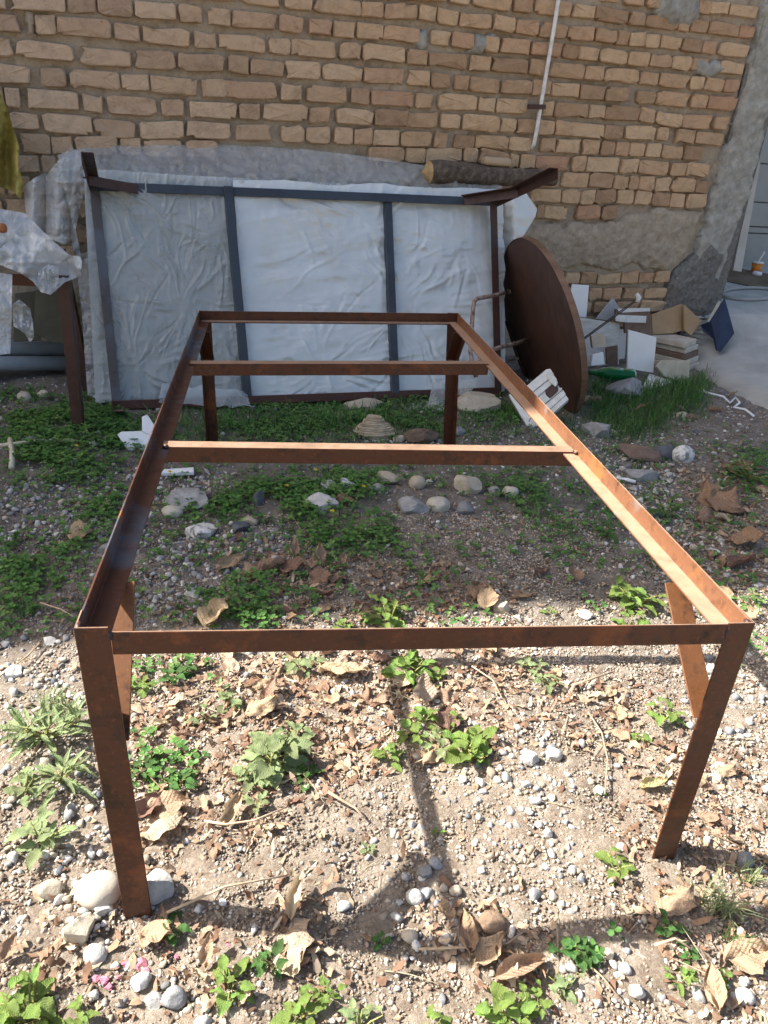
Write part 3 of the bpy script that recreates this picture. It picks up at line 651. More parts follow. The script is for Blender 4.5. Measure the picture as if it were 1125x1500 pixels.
def leg_to(px, c, L=.45):
    d = ray(*px); ts = np.linspace(1, 4, 6001); P_ = CAM+ts[:, None]*d; e = np.abs(np.linalg.norm(P_-c, axis=1)-L)
    k = np.argmin(e[:int(np.argmin(np.linalg.norm(P_-c, axis=1)))+1]); return P_[k]
l1 = leg_to((118, 222), ftl); l2 = leg_to((818, 246), ftr-fey*.0); l3 = leg_to((164, 610), fbl)
angle_bar('leg', ftl+fn*.002, l1, fex, -fey, .036, .036, TH, M['rust_dark'], fr)
angle_bar('leg', ftr+fn*.002, l2, -fex, -fey, .036, .036, TH, M['rust_dark'], fr)
angle_bar('leg', fbl+fn*.002, fbl*.62+l3*.38, fex, fey, .036, .036, TH, M['rust'], fr)
a1 = ftl+fex*.17-fey*.004; e1 = ftl*.72+l1*.28
angle_bar('brace', e1-fey*.004+fex*.004, a1+fn*.003, unit(np.cross(a1-e1, fey))*-1, -fey, .034, .034, TH, M['rust_dark'], fr)
a2 = ftr-fex*.15-fey*.004; e2 = ftr*.62+l2*.38
angle_bar('brace', a2+fn*.003, e2-fey*.004, unit(np.cross(e2-a2, fey)), -fey, .034, .034, TH, M['rust_dark'], fr)

# wrapped panel behind the frame
pn_off = -.036
wp_ = empty('wrapped_panel', (fbl+fbr)/2-fn*.08*0+np.array([.02, .08, 0]), 'large white board wrapped in crinkled plastic behind the leaning steel frame', 'panel')
def OF(x, y): return onplane(x, y, fbl+fn*pn_off, fn)
pc = [OF(140, 590), OF(738, 574), OF(736, 278), OF(122, 248)]
V, Fc = extrude([p-fn*.012 for p in pc], -fn*.055); fixn(mesh('board', V, Fc, M['panel'], wp_))
def dpan(S, Tt, P_):
    q = np.stack([S*2.0, Tt, S*0], -1); left = np.clip((.42-S)/.22, 0, 1)
    rad = np.stack([(S*2+Tt*1.4)*5, (Tt-S*1.2)*2.2, S*0], -1)
    w = .012*left*ridged(rad*1.6, 71, 4)*.8 + .007*left*ridged(q*11, 75, 3) + (1-left)*(.0022*ridged(q*5, 78, 3)+.004*vnoise(q*2.2, 79))
    return w*np.minimum(1, np.minimum(S, 1-S)*20)
V, Fc = extrude([OF(140, 590)-fn*.008, OF(362, 586)-fn*.008, OF(338, 262)-fn*.008, OF(122, 248)-fn*.008], -fn*.003); fixn(mesh('grey_lining', V, Fc, M['panelgrey'], wp_))
cr = random.Random(17); creases = []
for k in range(230):
    fx, fy = cr.choice(((.1, 1.0), (.62, .42), (.25, .15), (.9, .75), (.45, .8))); a_ = cr.uniform(0, 6.28); l0 = cr.uniform(0, .25); l1 = l0+cr.uniform(.08, .38)
    creases.append((fx+math.cos(a_)*l0, fy+math.sin(a_)*l0, fx+math.cos(a_+cr.uniform(-.3, .3))*l1, fy+math.sin(a_)*l1, cr.uniform(.003, .007)*cr.choice((1, 1, -1)), cr.uniform(.005, .012)))
def dleft(S, Tt, P_):
    q = np.stack([S*.55, Tt*.75, S*0], -1); h = .010*fbm(q*6, 71, 2) + .004*ridged(q*22, 75, 2)
    wx = S+.03*vnoise(q*14, 72); wy = Tt+.03*vnoise(q*14, 73)
    for x0, y0, x1, y1, am, wd in creases:
        dx, dy = x1-x0, y1-y0; t = np.clip(((wx-x0)*dx+(wy-y0)*dy)/(dx*dx+dy*dy+1e-9), 0, 1); d_ = np.hypot(wx-x0-t*dx, wy-y0-t*dy); h = h + am*np.exp(-(d_/wd)**2)*np.sin(np.pi*np.clip(t, .02, .98))
    return h*np.minimum(1, np.minimum(S, 1-S)*20)
grid_sheet('plastic_wrap', [OF(140, 590)+fn*.006, OF(362, 586)+fn*.006, OF(338, 262)+fn*.006, OF(122, 248)+fn*.006], 230, 300, dleft, M['plastic'], wp_)
grid_sheet('plastic_wrap', [OF(366, 588)+fn*.012, OF(738, 574)+fn*.012, OF(736, 280)+fn*.012, OF(340, 266)+fn*.012], 300, 220, lambda S, Tt, P_: .004*ridged(np.stack([S*2.2+Tt*1.5, Tt*7-S*2, S*0], -1), 83, 3)+.003*ridged(np.stack([S*9, Tt*2.5, S*0], -1), 88, 3)*np.clip((Tt-.55)*3, 0, 1)+.006*vnoise(np.stack([S*3, Tt*2, S*0], -1), 85)+.55*dleft(S*1.15-.05, Tt, P_), M['plastic_white'], wp_, edge_wob=.006)
# hem along the ground
grid_sheet('loose_hem', [onframe(232, 592, .05), onframe(372, 600, .03), onframe(362, 574, .006), onframe(236, 566, .006)], 40, 12, lambda S, Tt, P_: .012*ridged(np.stack([S*4, Tt, S*0], -1), 87, 2), M['plastic'], wp_, edge_wob=.01)
# right-hand folded end
def drape(name, polypx, depthf, mat, parent, seed, amp=.01, res=26, freq=5.0):
    """crumpled sheet whose outline is given in the picture and whose depth (distance from the lens) varies over it"""
    xs = [p[0] for p in polypx]; ys = [p[1] for p in polypx]; x0, x1, y0, y1 = min(xs), max(xs), min(ys), max(ys)
    nu = res; nv = max(6, int(res*(y1-y0)/(x1-x0)))
    X, Y = np.meshgrid(np.linspace(x0, x1, nu), np.linspace(y0, y1, nv)); keep = inpoly(X, Y, polypx)
    
    bx = np.zeros_like(X); by = np.zeros_like(X); bd = np.full(X.shape, 1e9); npl = len(polypx)     # outside points snap to the outline
    for i in range(npl):
        pa = polypx[i]; pb = polypx[(i+1) % npl]; dx, dy = pb[0]-pa[0], pb[1]-pa[1]
        tt = np.clip(((X-pa[0])*dx+(Y-pa[1])*dy)/(dx*dx+dy*dy), 0, 1); qx = pa[0]+tt*dx; qy = pa[1]+tt*dy; dd = np.hypot(X-qx, Y-qy)
        m_ = dd < bd; bx = np.where(m_, qx, bx); by = np.where(m_, qy, by); bd = np.minimum(bd, dd)
    X = np.where(keep, X, bx); Y = np.where(keep, Y, by)
    D = np.vectorize(depthf)(X, Y) + amp*ridged(np.stack([X*freq/100, Y*freq/100, X*0+seed], -1), seed, 3)*.7
    P_ = np.empty(X.shape+(3,))
    for i in range(X.shape[0]):
        for j in range(X.shape[1]): P_[i, j] = Rd(X[i, j], Y[i, j], D[i, j])
    idx = np.arange(nu*nv).reshape(nv, nu); q = np.stack([idx[:-1, :-1], idx[1:, :-1], idx[1:, 1:], idx[:-1, 1:]], -1).reshape(-1, 4)
    q = q[keep.ravel()[q].any(1)]
    used = np.unique(q); mp = np.zeros(nu*nv, int); mp[used] = np.arange(len(used))
    return mesh(name, P_.reshape(-1, 3)[used], mp[q], mat, parent, smooth=True)
def ld(p): return float(np.linalg.norm(np.asarray(p)-CAM))
dR = ld(OF(735, 330))
drape('folded_end', [(732, 288), (766, 276), (787, 306), (784, 318), (765, 348), (770, 366), (752, 388), (738, 402), (730, 440)], lambda x, y: dR+.02+.10*abs(x-752)/40-.03*math.cos((y-330)/40), M['plastic_white'], wp_, 91, .006, 22, 6)
# top drape of clear plastic
def dtop(x, y):
    t = np.clip((262-y)/46, 0, 1); return ld(OF(max(110, min(735, x)), 268))*(1-t)+ld(Wp(x, 222, .03))*t
pt_ = drape('plastic_sheet', [(84, 236), (98, 222), (140, 213), (330, 212), (450, 219), (560, 232), (640, 246), (735, 272), (735, 282), (560, 278), (340, 268), (190, 262), (130, 262), (118, 300), (110, 340), (100, 300)], dtop, M['plastic_clear'], None, 95, .022, 200, 9)
tag(pt_, 'clear plastic sheet draped from the wall over the top of the wrapped panel', 'plastic sheet')
fixn(pt_)

# ------------------------------------------------------------------ main rusty table frame
X0, X1, Y0, Y1 = -.2021, .5977, .6937, 2.3411
cNL, cNR, cFL, cFR = np.array([X0, Y0, .4556]), np.array([X1, Y0, .4424]), np.array([X0, Y1, .4382]), np.array([X1, Y1, .4641])
ez = np.array([0, 0, 1.]); exx = np.array([1., 0, 0]); eyy = np.array([0, 1., 0])
tb = empty('table_frame', ((X0+X1)/2, (Y0+Y1)/2, 0), 'rusty angle-iron table frame without a top standing across the yard', 'table frame')
RW = .030; LW = .036
def dn(c, d): return c - ez*d
# tray rails: outer corner runs along the bottom outer edge, one flange up, one inward
angle_bar('side_rail', dn(cNL, RW)+eyy*.003, dn(cFL, RW)-eyy*.004, ez, exx, RW, RW, TH, M['rust_mill'], tb)
angle_bar('side_rail', dn(cNR, RW)+eyy*.003, dn(cFR, RW)-eyy*.004, ez, -exx, RW, RW, TH, M['rust_lit_patch'], tb)
angle_bar('end_rail', dn(cNL, RW+.006)+exx*LW*1.02, dn(cNR, RW+.001)-exx*LW*.86, ez, eyy, RW, RW, TH, M['rust'], tb)
angle_bar('end_rail', dn(cFL, RW)+exx*.004, dn(cFR, RW)-exx*.004, ez, -eyy, RW, RW, TH, M['rust'], tb)
def tz(x, y):
    s = (x-X0)/(X1-X0); t = (y-Y0)/(Y1-Y0); return float((1-s)*(1-t)*cNL[2]+s*(1-t)*cNR[2]+(1-s)*t*cFL[2]+s*t*cFR[2])
def P_t(x, y, d): return np.array([x, y, tz(x, y)-d])
for (xa, ya), (xb, yb) in (((-.184, 1.283), (.594, 1.286)), ((-.186, 1.832), (.576, 1.872))):
    zt = RW-.0065
    angle_bar('cross_bar', P_t(xa, ya, zt), P_t(xb, yb, zt), eyy, -ez, RW, RW, TH, M['rust'], tb)
feet = {'NL': G(183, 1346), 'NR': G(987, 1259), 'FL': G(304, 656), 'FR': G(664, 661)}
tops = {'NL': cNL, 'NR': cNR, 'FL': cFL, 'FR': cFR}
for k in ('NL', 'NR', 'FL', 'FR'):
    sx = exx if k[1] == 'L' else -exx; sy = eyy if k[0] == 'N' else -eyy
    foot = feet[k]-ez*.012; top = tops[k] + (-sy*.0008 - sx*.0008) + ez*.0008
    angle_bar('leg', foot, top, sx, sy, LW, LW, TH, M['rust'], tb)
    # brace from the rail down to the leg: wide flange faces the end of the table
    hl = .155 if k[0] == 'N' else .14; rl = .145 if k[0] == 'N' else .12
    t = hl/tops[k][2]; low = top*(1-t)+foot*t + sx*.004 + sy*.006
    hi = tops[k] - ez*(RW+.002) + sx*.004 + sy*rl
    nrm = unit(np.cross(hi-low, sx)); nrm = nrm if nrm@sy > 0 else -nrm
    angle_bar('brace', low, hi, sx, nrm, LW*.96, LW*.8, TH, M['rust_lit_orange' if k[0] == 'N' else 'rust'], tb)
# weld beads
def blob(name, c, r, mat, parent, seed):
    V, T = rock_shape(2, seed, 3, .8, 1, .25); return mesh(name, V*np.array(r)+np.asarray(c), T, mat, parent, smooth=True)
blob('weld_bead', dn(cNL, .010)+exx*LW*1.0-eyy*.0002, (.0035, .0015, .007), M['weld'], tb, 1)
blob('weld_bead', dn(cNR, .012)-exx*LW*.93-eyy*.0002, (.002, .0015, .011), M['weld'], tb, 2)
blob('weld_bead', cNL+eyy*.007+exx*.003-ez*.002, (.004, .008, .004), M['rust_dark'], tb, 3)
blob('weld_bead', P_t(.592, 1.285, RW-.007), (.005, .008, .004), M['rust'], tb, 4)
blob('weld_bead', P_t(-.178, 1.285, RW-.007), (.005, .007, .004), M['rust'], tb, 5)
blob('weld_bead', cNR-exx*.006+eyy*.006-ez*.002, (.004, .006, .003), M['rust_dark'], tb, 6)

# ------------------------------------------------------------------ stock at the left
f1 = G(122, 632); f2 = G(137, 580)
st = empty('side_trestle', (f1+f2)/2, 'brown rusty trestle at the left holding crumpled bubble wrap', 'trestle')
zt1 = float(onplane(106, 404, f1, np.array([0, -1., 0]))[2]); c1 = onplane(100, 404, f1, unit(np.array([.1, -1, 0]))); zt1 = c1[2]
c2 = f2 + np.array([-.05, 0, zt1-f2[2]])
angle_bar('leg', f1-ez*.02, c1, -exx, eyy, .034, .034, TH, M['rust_dark'], st)
angle_bar('leg', f2-ez*.02, c2, -exx, eyy, .034, .034, TH, M['rust_dark'], st)
angle_bar('leg', f1-ez*.02-exx*.9, c1-exx*.82, exx, eyy, .034, .034, TH, M['rust_dark'], st)
angle_bar('leg', f2-ez*.02-exx*.9, c2-exx*.82, exx, eyy, .034, .034, TH, M['rust_dark'], st)
angle_bar('top_rail', c1-ez*.035+exx*.0, c1-exx*.84-ez*.035, ez, eyy, .033, .03, TH, M['rust'], st)
angle_bar('top_rail', c2-ez*.035, c2-exx*.84-ez*.035, ez, -eyy, .033, .03, TH, M['rust_dark'], st)
angle_bar('side_rail', c1-ez*.036+eyy*.004, c2-ez*.036-eyy*.004, ez, -exx, .033, .03, TH, M['rust_dark'], st)
for i, (yp, r, dy) in enumerate(((511, .030, 0), (532, .029, -.01))):
    a = Zp(132, yp-1.5, .075 if i == 0 else .032); b = a + np.array([-1.3, -.20+dy, .0])
    a2 = Rd(118, yp, ld(a)); bb = Rd(-60, yp-2+(3 if i else 0), ld(a)-.10); bb2 = bb+(bb-a2)*1.5
    p = tube('drain_pipe', [a2, bb2], r, M['pipegrey'], None, 20)
    tag(p, ('upper' if i == 0 else 'lower') + ' of two grey plastic pipes lying under the left trestle', 'pipe')
def slabpx(name, poly, base_px, yaw, lean, thick, mat, label=None, cat=None, parent=None, basez=None, bev=.001):
    """flat piece: outline in the picture, standing on the ground under base_px, turned and leaning back"""
    b = W0 + WN*base_px + ez*.2 if isinstance(base_px, float) else (G(*base_px) if basez is None else Zp(*base_px, basez))
    ya, le = math.radians(yaw), math.radians(lean); h = unit(np.array([CAM[0]-b[0], CAM[1]-b[1], 0]))
    h = WN.copy()
    h = np.array([h[0]*math.cos(ya)-h[1]*math.sin(ya), h[0]*math.sin(ya)+h[1]*math.cos(ya), 0])
    n = h*math.cos(le)+ez*math.sin(le)
    P_ = [onplane(x, y, b, n) for x, y in poly]; V, Fc = extrude(P_, -n*thick)
    o = fixn(mesh(name, V, Fc, mat, parent)); bevel(o, bev)
    if label: tag(o, label, cat)
    return o, n, b
slabpx('old_board', [(52, 425), (106, 420), (106, 500), (78, 502), (50, 488)], (80, 520), 0, 12, .01, M['cardboard'], 'dark olive board standing behind the trestle leg above the pipes', 'board', basez=.1)
slabpx('old_board', [(22, 430), (60, 425), (66, 470), (60, 498), (20, 500)], (40, 512), 15, 18, .02, M['cardboard'], 'curved dark grey board behind the hanging ragged bubble wrap', 'board', basez=.12)
slabpx('cardboard_strip', [(94, 420), (106, 418), (104, 484), (94, 480)], (100, 515), 0, 8, .006, M['beigeboard'], 'narrow beige strip standing just left of the trestle leg', 'strip', basez=.1)
dB = ld(c1)
bw = empty('bubble_wrap_heap', c1+np.array([-.1, .1, 0]), 'heap of crumpled translucent bubble wrap lying on top of the left trestle', 'bubble wrap')
drape('front_fold', [(-30, 372), (0, 364), (14, 352), (40, 338), (62, 346), (92, 372), (118, 376), (120, 384), (118, 404), (94, 414), (88, 420), (74, 432), (60, 428), (48, 412), (30, 400), (0, 388), (-30, 386)], lambda x, y: dB-.03+.05*math.sin(x/17)*math.sin(y/13)+.0006*abs(x-60), M['bubble'], bw, 101, .030, 60, 6)
drape('ragged_end', [(56, 400), (70, 386), (86, 392), (86, 412), (74, 432), (58, 424)], lambda x, y: dB-.08+.02*math.sin(x/5)*math.cos(y/6), M['bubble'], bw, 104, .03, 26, 14)
drape('flat_fold', [(-30, 312), (0, 306), (36, 312), (62, 338), (102, 374), (86, 386), (40, 384), (-30, 376)], lambda x, y: dB+.10+.0012*(380-y)+.02*math.sin(x/22), M['bubble'], bw, 107, .018, 40, 4)
drape('crumpled_top', [(-30, 352), (14, 340), (30, 346), (42, 372), (60, 386), (34, 394), (-30, 384)], lambda x, y: dB+.01+.04*math.sin(x/9)*math.sin(y/11), M['bubble'], bw, 109, .030, 36, 8)
br_ = empty('bubble_wrap_roll', Wp(70, 400, .1), 'loose roll of bubble wrap standing left of the leaning frame', 'bubble wrap')
def droll(x, y): return ld(Wp(90, 330, .12))-.07*math.sin(max(0, min(1, (x-34)/32))*math.pi)+.02
drape('roll', [(34, 272), (52, 260), (68, 252), (66, 300), (68, 345), (58, 338), (38, 314)], droll, M['bubble'], br_, 111, .008, 30, 6)
drape('roll', [(67, 258), (84, 236), (104, 228), (110, 240), (106, 296), (106, 352), (94, 358), (68, 348)], lambda x, y: ld(Wp(90, 330, .12))-.06*math.sin(max(0, min(1, (x-66)/44))*math.pi)+.01, M['bubble'], br_, 113, .010, 30, 6)
drape('flap', [(84, 228), (104, 216), (124, 226), (112, 262), (104, 300), (118, 372), (130, 368), (134, 392), (112, 384), (104, 350), (104, 270)], lambda x, y: ld(Wp(110, 300, .14))-.02*math.sin(y/18), M['plastic_clear'], br_, 115, .012, 30, 6)
drape('flap', [(112, 390), (130, 372), (138, 480), (146, 575), (150, 588), (128, 578), (120, 460)], lambda x, y: ld(OF(150, min(575, y)))+.02+.0004*(150-x), M['plastic_clear'], br_, 117, .012, 24, 6)
hb = drape('hanging_bubble_wrap', [(-30, 396), (18, 402), (17, 470), (15, 518), (-30, 522)], lambda x, y: dB-.05+.01*math.sin(y/15), M['bubble'], None, 121, .008, 24, 4); tag(hb, 'flat blue-grey sheet of bubble wrap hanging at the left picture edge', 'bubble wrap')
hb = drape('bubble_wrap_scrap', [(18, 446), (28, 438), (44, 452), (48, 470), (50, 494), (44, 502), (36, 488), (20, 478)], lambda x, y: dB+.06+.02*math.sin(y/6), M['bubble'], None, 123, .02, 24, 12); tag(hb, 'ragged torn scrap of bubble wrap hanging under the left trestle', 'bubble wrap')
cl = drape('mustard_cloth', [(-40, 120), (0, 134), (10, 160), (20, 190), (28, 215), (26, 240), (34, 268), (30, 292), (20, 280), (0, 274), (-40, 270)], lambda x, y: ld(Wp(10, 220, .12))+.05*math.sin(x/6)+.0004*(y-220), M['cloth'], None, 131, .02, 30, 8); tag(cl, 'mustard yellow cloth hanging on the wall at the left edge', 'cloth')
V, T = rock_shape(2, 61, 4, .75, 1, .12); o = mesh('clay_shard', V*.014+Rd(3, 334, dB+.05), T, M['orange'], smooth=True); tag(o, 'small orange clay lump on the bubble wrap at the left edge', 'clay shard')

# ------------------------------------------------------------------ log, tan case
lg0, lg1 = Wp(628, 252, .15), Wp(812, 262, .10)
lg = empty('log', lg0, 'short bark-covered log lying on top of the wrapped panel against the wall', 'log')
pts = [lg0*(1-t)+lg1*t + np.array([0, 0, .004*math.sin(t*9)]) for t in np.linspace(0, 1, 14)]
V, Fc = tube_data(pts, [.043+.003*math.sin(t*7)+.002*math.sin(t*23)-.012*t for t in np.linspace(0, 1, 14)], 18); V = np.array(V); V += (fbm(V*40, 141, 2)*.003)[:, None]*np.array([0, 0, 1])
mesh('bark', V, Fc[:-2], M['bark'], lg, smooth=True)
ax = unit(lg0-lg1); pe = [np.array(v) for v in V[:18]]; tip = lg0+ax*.032-ez*.004
V2 = pe+[np.array(p)*.35+(lg0+ax*.030)*.65 for p in pe]+[tip]; Fc2 = [(i, (i+1) % 18, 18+(i+1) % 18, 18+i) for i in range(18)]+[(18+i, 18+(i+1) % 18, 36) for i in range(18)]
fixn(mesh('cut_end', V2, Fc2, M['cutwood'], lg))
pe2 = [np.array(v) for v in V[-18:]]; fixn(mesh('cut_end', pe2, [tuple(range(18))], M['cutwood'], lg))
def rounded_box(name, c, ax_, ay_, az_, sx, sy, sz, mat, bw, parent=None, seg=4):
    V = []; 
    for z in (0, 1):
        for (x, y) in ((-1, -1), (1, -1), (1, 1), (-1, 1)): V.append(np.asarray(c)+ax_*x*sx/2+ay_*y*sy/2+az_*z*sz)
    Fc = [(0, 1, 2, 3), (7, 6, 5, 4)]+[(i, i+4, (i+1) % 4+4, (i+1) % 4) for i in range(4)]
    o = fixn(mesh(name, V, Fc, mat, parent)); bevel(o, bw, seg); 
    return o
cs = Wp(726, 243, .10); o = rounded_box('tan_case', cs, WD, -WN, ez, .125, .05, .034, M['soap'], .013); o.data.shade_smooth(); tag(o, 'smooth tan rounded plastic case resting on the log', 'case')

# ------------------------------------------------------------------ round folding table
bt = G(838, 612); dist = float((bt-CAM)@FW)+.0
cc = CAM + (FW + RT*((789-PW/2)/F) - UP*((485-PH/2)/F))*(dist+.10)
mj = unit(RT*86 - UP*250); side = unit(-RT*250 - UP*86); tocam = unit(CAM-cc)
tocam = unit(tocam - mj*(tocam@mj)); side = unit(np.cross(mj, tocam)); 
if side@RT > 0: side = -side
ph = math.radians(69.5); nface = unit(tocam*math.cos(ph)+side*math.sin(ph)); minor = np.cross(nface, mj)
RR = 133*(dist+.10)/F
rt = empty('round_table', bt, 'round brown folding table leaning on its edge with bent metal legs', 'table')
ang = np.linspace(0, 2*math.pi, 65)[:-1]
ringf = [cc+RR*(math.cos(a)*mj+math.sin(a)*minor) for a in ang]; thk = .022
V, Fc = extrude(ringf, -nface*thk); o = fixn(mesh('table_top', V, Fc, M['tablewood'], rt)); bevel(o, .004, 2)
V = []; Fc = []
for r_, of in ((RR*1.004, .002), (RR*1.004, -thk-.002)):
    for a in ang: V.append(cc+r_*(math.cos(a)*mj+math.sin(a)*minor)+nface*of)
for i in range(64): Fc.append((i, (i+1) % 64, 64+(i+1) % 64, 64+i))
mesh('edge_band', V, Fc, M['rimwood'], rt, smooth=True)
def onface(x, y, off=.008): return onplane(x, y, cc+nface*off, nface)
A1 = onface(742, 428); d1 = ld(A1)
tube('leg', [A1, Rd(734, 430, 3.27), Rd(724, 433, 3.22), Rd(700, 437, 3.14), Rd(695, 441, 3.12), Rd(693, 452, 3.11), Rd(691, 480, 3.10), Rd(689, 515, 3.09), Rd(693, 538, 3.09), Rd(697, 552, 3.10)], .009, M['legpaint'], rt)
A2 = onface(772, 498); d2 = ld(A2)
tube('leg', [A2, Rd(752, 504, 3.30), Rd(735, 508, 3.20), Rd(716, 514, 3.13), Rd(703, 522, 3.10), Rd(697, 552, 3.10)], .009, M['legpaint'], rt)
tube('stay', [onface(760, 525), onface(744, 528, .05), Rd(733, 532, 3.20)], .006, M['legpaint'], rt)
tube('stay', [onface(741, 470), onface(754, 512), onface(770, 552)], .006, M['rust_dark'], rt)
blob('hinge', onface(745, 428), (.014, .014, .012), M['legpaint'], rt, 9); blob('hinge', onface(770, 499), (.014, .012, .012), M['legpaint'], rt, 10); blob('hinge', onface(757, 524), (.014, .010, .010), M['legpaint'], rt, 11)

# white slatted block with a hole
wb = empty('white_slatted_block', G(785, 618), 'white painted slatted wooden block with a square hole leaning on the round table', 'wooden block')
def wbpt(x, y, o=0):
    b = G(782, 626); n = unit(np.array([-.35, -.75, .55])); return onplane(x, y, b+n*o, n), n
strips = [[(768, 568), (800, 541), (806, 540), (812, 549), (776, 577)], [(777, 578), (812, 550), (816, 556), (782, 586)], [(783, 587), (798, 575), (801, 580), (806, 584), (816, 575), (822, 567), (824, 570), (790, 598)], [(791, 599), (825, 571), (829, 578), (797, 607)], [(798, 608), (829, 579), (833, 585), (804, 611), (796, 618)], [(745, 578), (766, 568), (797, 618), (775, 630)]]
for sidx, s_ in enumerate(strips):
    P_ = []
    for x, y in s_: p, n = wbpt(x, y, -.004*(sidx % 2)); P_.append(p)
    V, Fc = extrude(P_, -n*.03); bevel(fixn(mesh('slat', V, Fc, M['whitewood'], wb)), .0015)
P_ = [wbpt(x, y, -.010)[0] for x, y in [(768, 569), (803, 542), (831, 585), (797, 616)]]; V, Fc = extrude(P_, -n*.018); fixn(mesh('backing', V, Fc, M['whitewood'], wb))
P_ = [wbpt(x, y, -.006)[0] for x, y in [(798, 570), (806, 560), (816, 560), (818, 572), (808, 584), (800, 582)]]; V, Fc = extrude(P_, -n*.02); fixn(mesh('hole_shade', V, Fc, M['rust_dark'], wb))  # dark plate painting the shade inside the hole; the backing is solid
P_ = [wbpt(x, y, .004)[0] for x, y in [(800, 549), (808, 545), (817, 560), (814, 566), (806, 560)]]; V, Fc = extrude(P_, -n*.012); fixn(mesh('torn_flap', V, Fc, M['whitewood'], wb))

# ------------------------------------------------------------------ rubbish pile on the right
S = slabpx
S('white_tile', [(838, 416), (863, 418), (859, 465), (832, 463)], .045, 0, 8, .008, M['whitetile'], 'tall narrow white tile leaning on the wall at the left of the pile', 'tile')
S('whitewashed_board', [(838, 463), (908, 474), (907, 534), (850, 538), (846, 500)], .13, 0, 8, .022, M['whiteplank'], 'wide whitewashed wooden board standing at the back of the pile', 'board')
S('grey_tile', [(873, 467), (898, 436), (909, 453), (893, 470)], .075, 0, 8, .008, M['greytile'], 'grey corner of a tile poking up above the whitewashed board', 'tile')
o, n, b = S('brown_board', [(902, 453), (952, 451), (956, 492), (950, 492), (916, 488), (915, 470), (903, 470)], .155, 0, 8, .015, M['browntile'], 'brown board with white strips standing behind the white tiles', 'board')
for poly in ([(904, 452), (952, 451), (952, 456), (908, 458)], [(902, 461), (947, 463), (946, 473), (915, 472), (902, 470)]):
    P_ = [onplane(x, y, b+n*.004, n) for x, y in poly]; V, Fc = extrude(P_, -n*.0038); fixn(mesh('white_strip', V, Fc, M['whitewood'], o))
S('plywood_sheet', [(955, 461), (1000, 445), (1002, 484), (985, 488), (956, 490)], .10, 0, 10, .012, M['plywood'], 'tan plywood sheet leaning behind the stacked beige boards', 'plywood')
S('plywood_sheet', [(1002, 446), (1028, 470), (1012, 492), (1003, 484)], .125, 0, 10, .012, M['plywood'], 'smaller tan plywood offcut turned towards the pillar', 'plywood')
S('brown_tile', [(888, 509), (905, 506), (905, 536), (889, 534)], .185, 0, 8, .010, M['browntile'], 'small brown tile standing left of the white tiles', 'tile')
S('white_tile', [(906, 482), (918, 483), (915, 537), (905, 535)], .205, 4, 8, .012, M['whitetile'], 'narrow upright white tile left of the large white one', 'tile')
S('white_tile', [(921, 483), (962, 494), (957, 546), (919, 540)], .235, -3, 8, .010, M['whitetile'], 'large square white tile standing at the front of the pile', 'tile')
for i, (poly, off, mt, lb) in enumerate((([(958, 500), (972, 498), (974, 512), (960, 514)], .20, 'greytile', 'small grey tile shard wedged between the white tile and stacked boards'), ([(944, 546), (962, 543), (966, 556), (950, 560)], .30, 'whitetile', 'white tile shard lying before the large white tile'),
  ([(866, 492), (886, 488), (888, 508), (868, 510)], .165, 'beigeboard', 'beige block fragment standing before the whitewashed board'), ([(1012, 500), (1030, 496), (1034, 512), (1016, 516)], .14, 'beigeboard', 'beige block end showing behind the stacked boards'), ([(868, 520), (884, 516), (886, 534), (866, 536)], .19, 'whitetile', 'broken white tile corner beside the small brown tile'), ([(1008, 536), (1024, 530), (1028, 544), (1012, 550)], .22, 'palewood', 'pale wooden chip beside the cream board'))):
    S('debris_piece', poly, off, random.uniform(-15, 15), 10, .02, M[mt], lb, 'debris')
bs = G(996, 540); ub = unit(np.array([.75, .66, 0])); vb = unit(np.array([-.66, .75, 0]))
for i in range(5):
    o = rounded_box('beige_board', bs+np.array([0, .05, 0])+ez*(.004+.0275*i)+ub*random.uniform(-.01, .01)+vb*(.010*i), ub, vb, ez,   .175-.004*i, .18, .0255, M['beigeboard'] if i != 2 else M['browntile'], .0015, None, 1)
    tag(o, ['lowest', 'second lowest', 'middle', 'second highest', 'topmost'][i]+' beige board of the small stack beside the pillar', 'board', 'stacked beige boards')
S('pale_board', [(962, 537), (970, 528), (1010, 528), (1010, 562), (975, 552)], (990, 562), 0, 10, .012, M['palewood'], 'pale cream square board standing in the grass before the stacked boards', 'board')
for i, (poly, lb) in enumerate((([(941, 567), (951, 547), (987, 559), (960, 568)], 'white flaking plank offcut lying flat behind the grass tuft'), ([(944, 571), (985, 580), (983, 593), (956, 581)], 'smaller white plank offcut half sunk in the grass tuft'))):
    P_ = [Zp(x, y, .022-.012*i) for x, y in poly]; V, Fc = extrude(P_, -ez*.018); o = fixn(mesh('plank_offcut', V, Fc, M['whitewood'])); bevel(o, .001); tag(o, lb, 'plank')
r0 = Zp(850, 500, .14); r1 = Rd(936, 437, ld(r0)+.02)
rd = empty('twin_rod', r0, 'pair of thin dark rods with a white plug end leaning on the pile', 'rod')
for k in (-1, 1): tube('rod', [r0+k*UP*.004, r1+k*UP*.004], .0028, M['rod'], rd)
tube('white_plug', [r1-unit(r1-r0)*.01-UP*.012, r1+UP*.004, r1-RT*.012+UP*.022], [.010, .012, .009], M['whitewood'], rd, 10)
bl_ = empty('navy_casing', Zp(1056, 514, .10), 'dark blue folded plastic casing standing on the concrete by the pillar', 'casing')
dN = ld(Zp(1056, 514, .10))
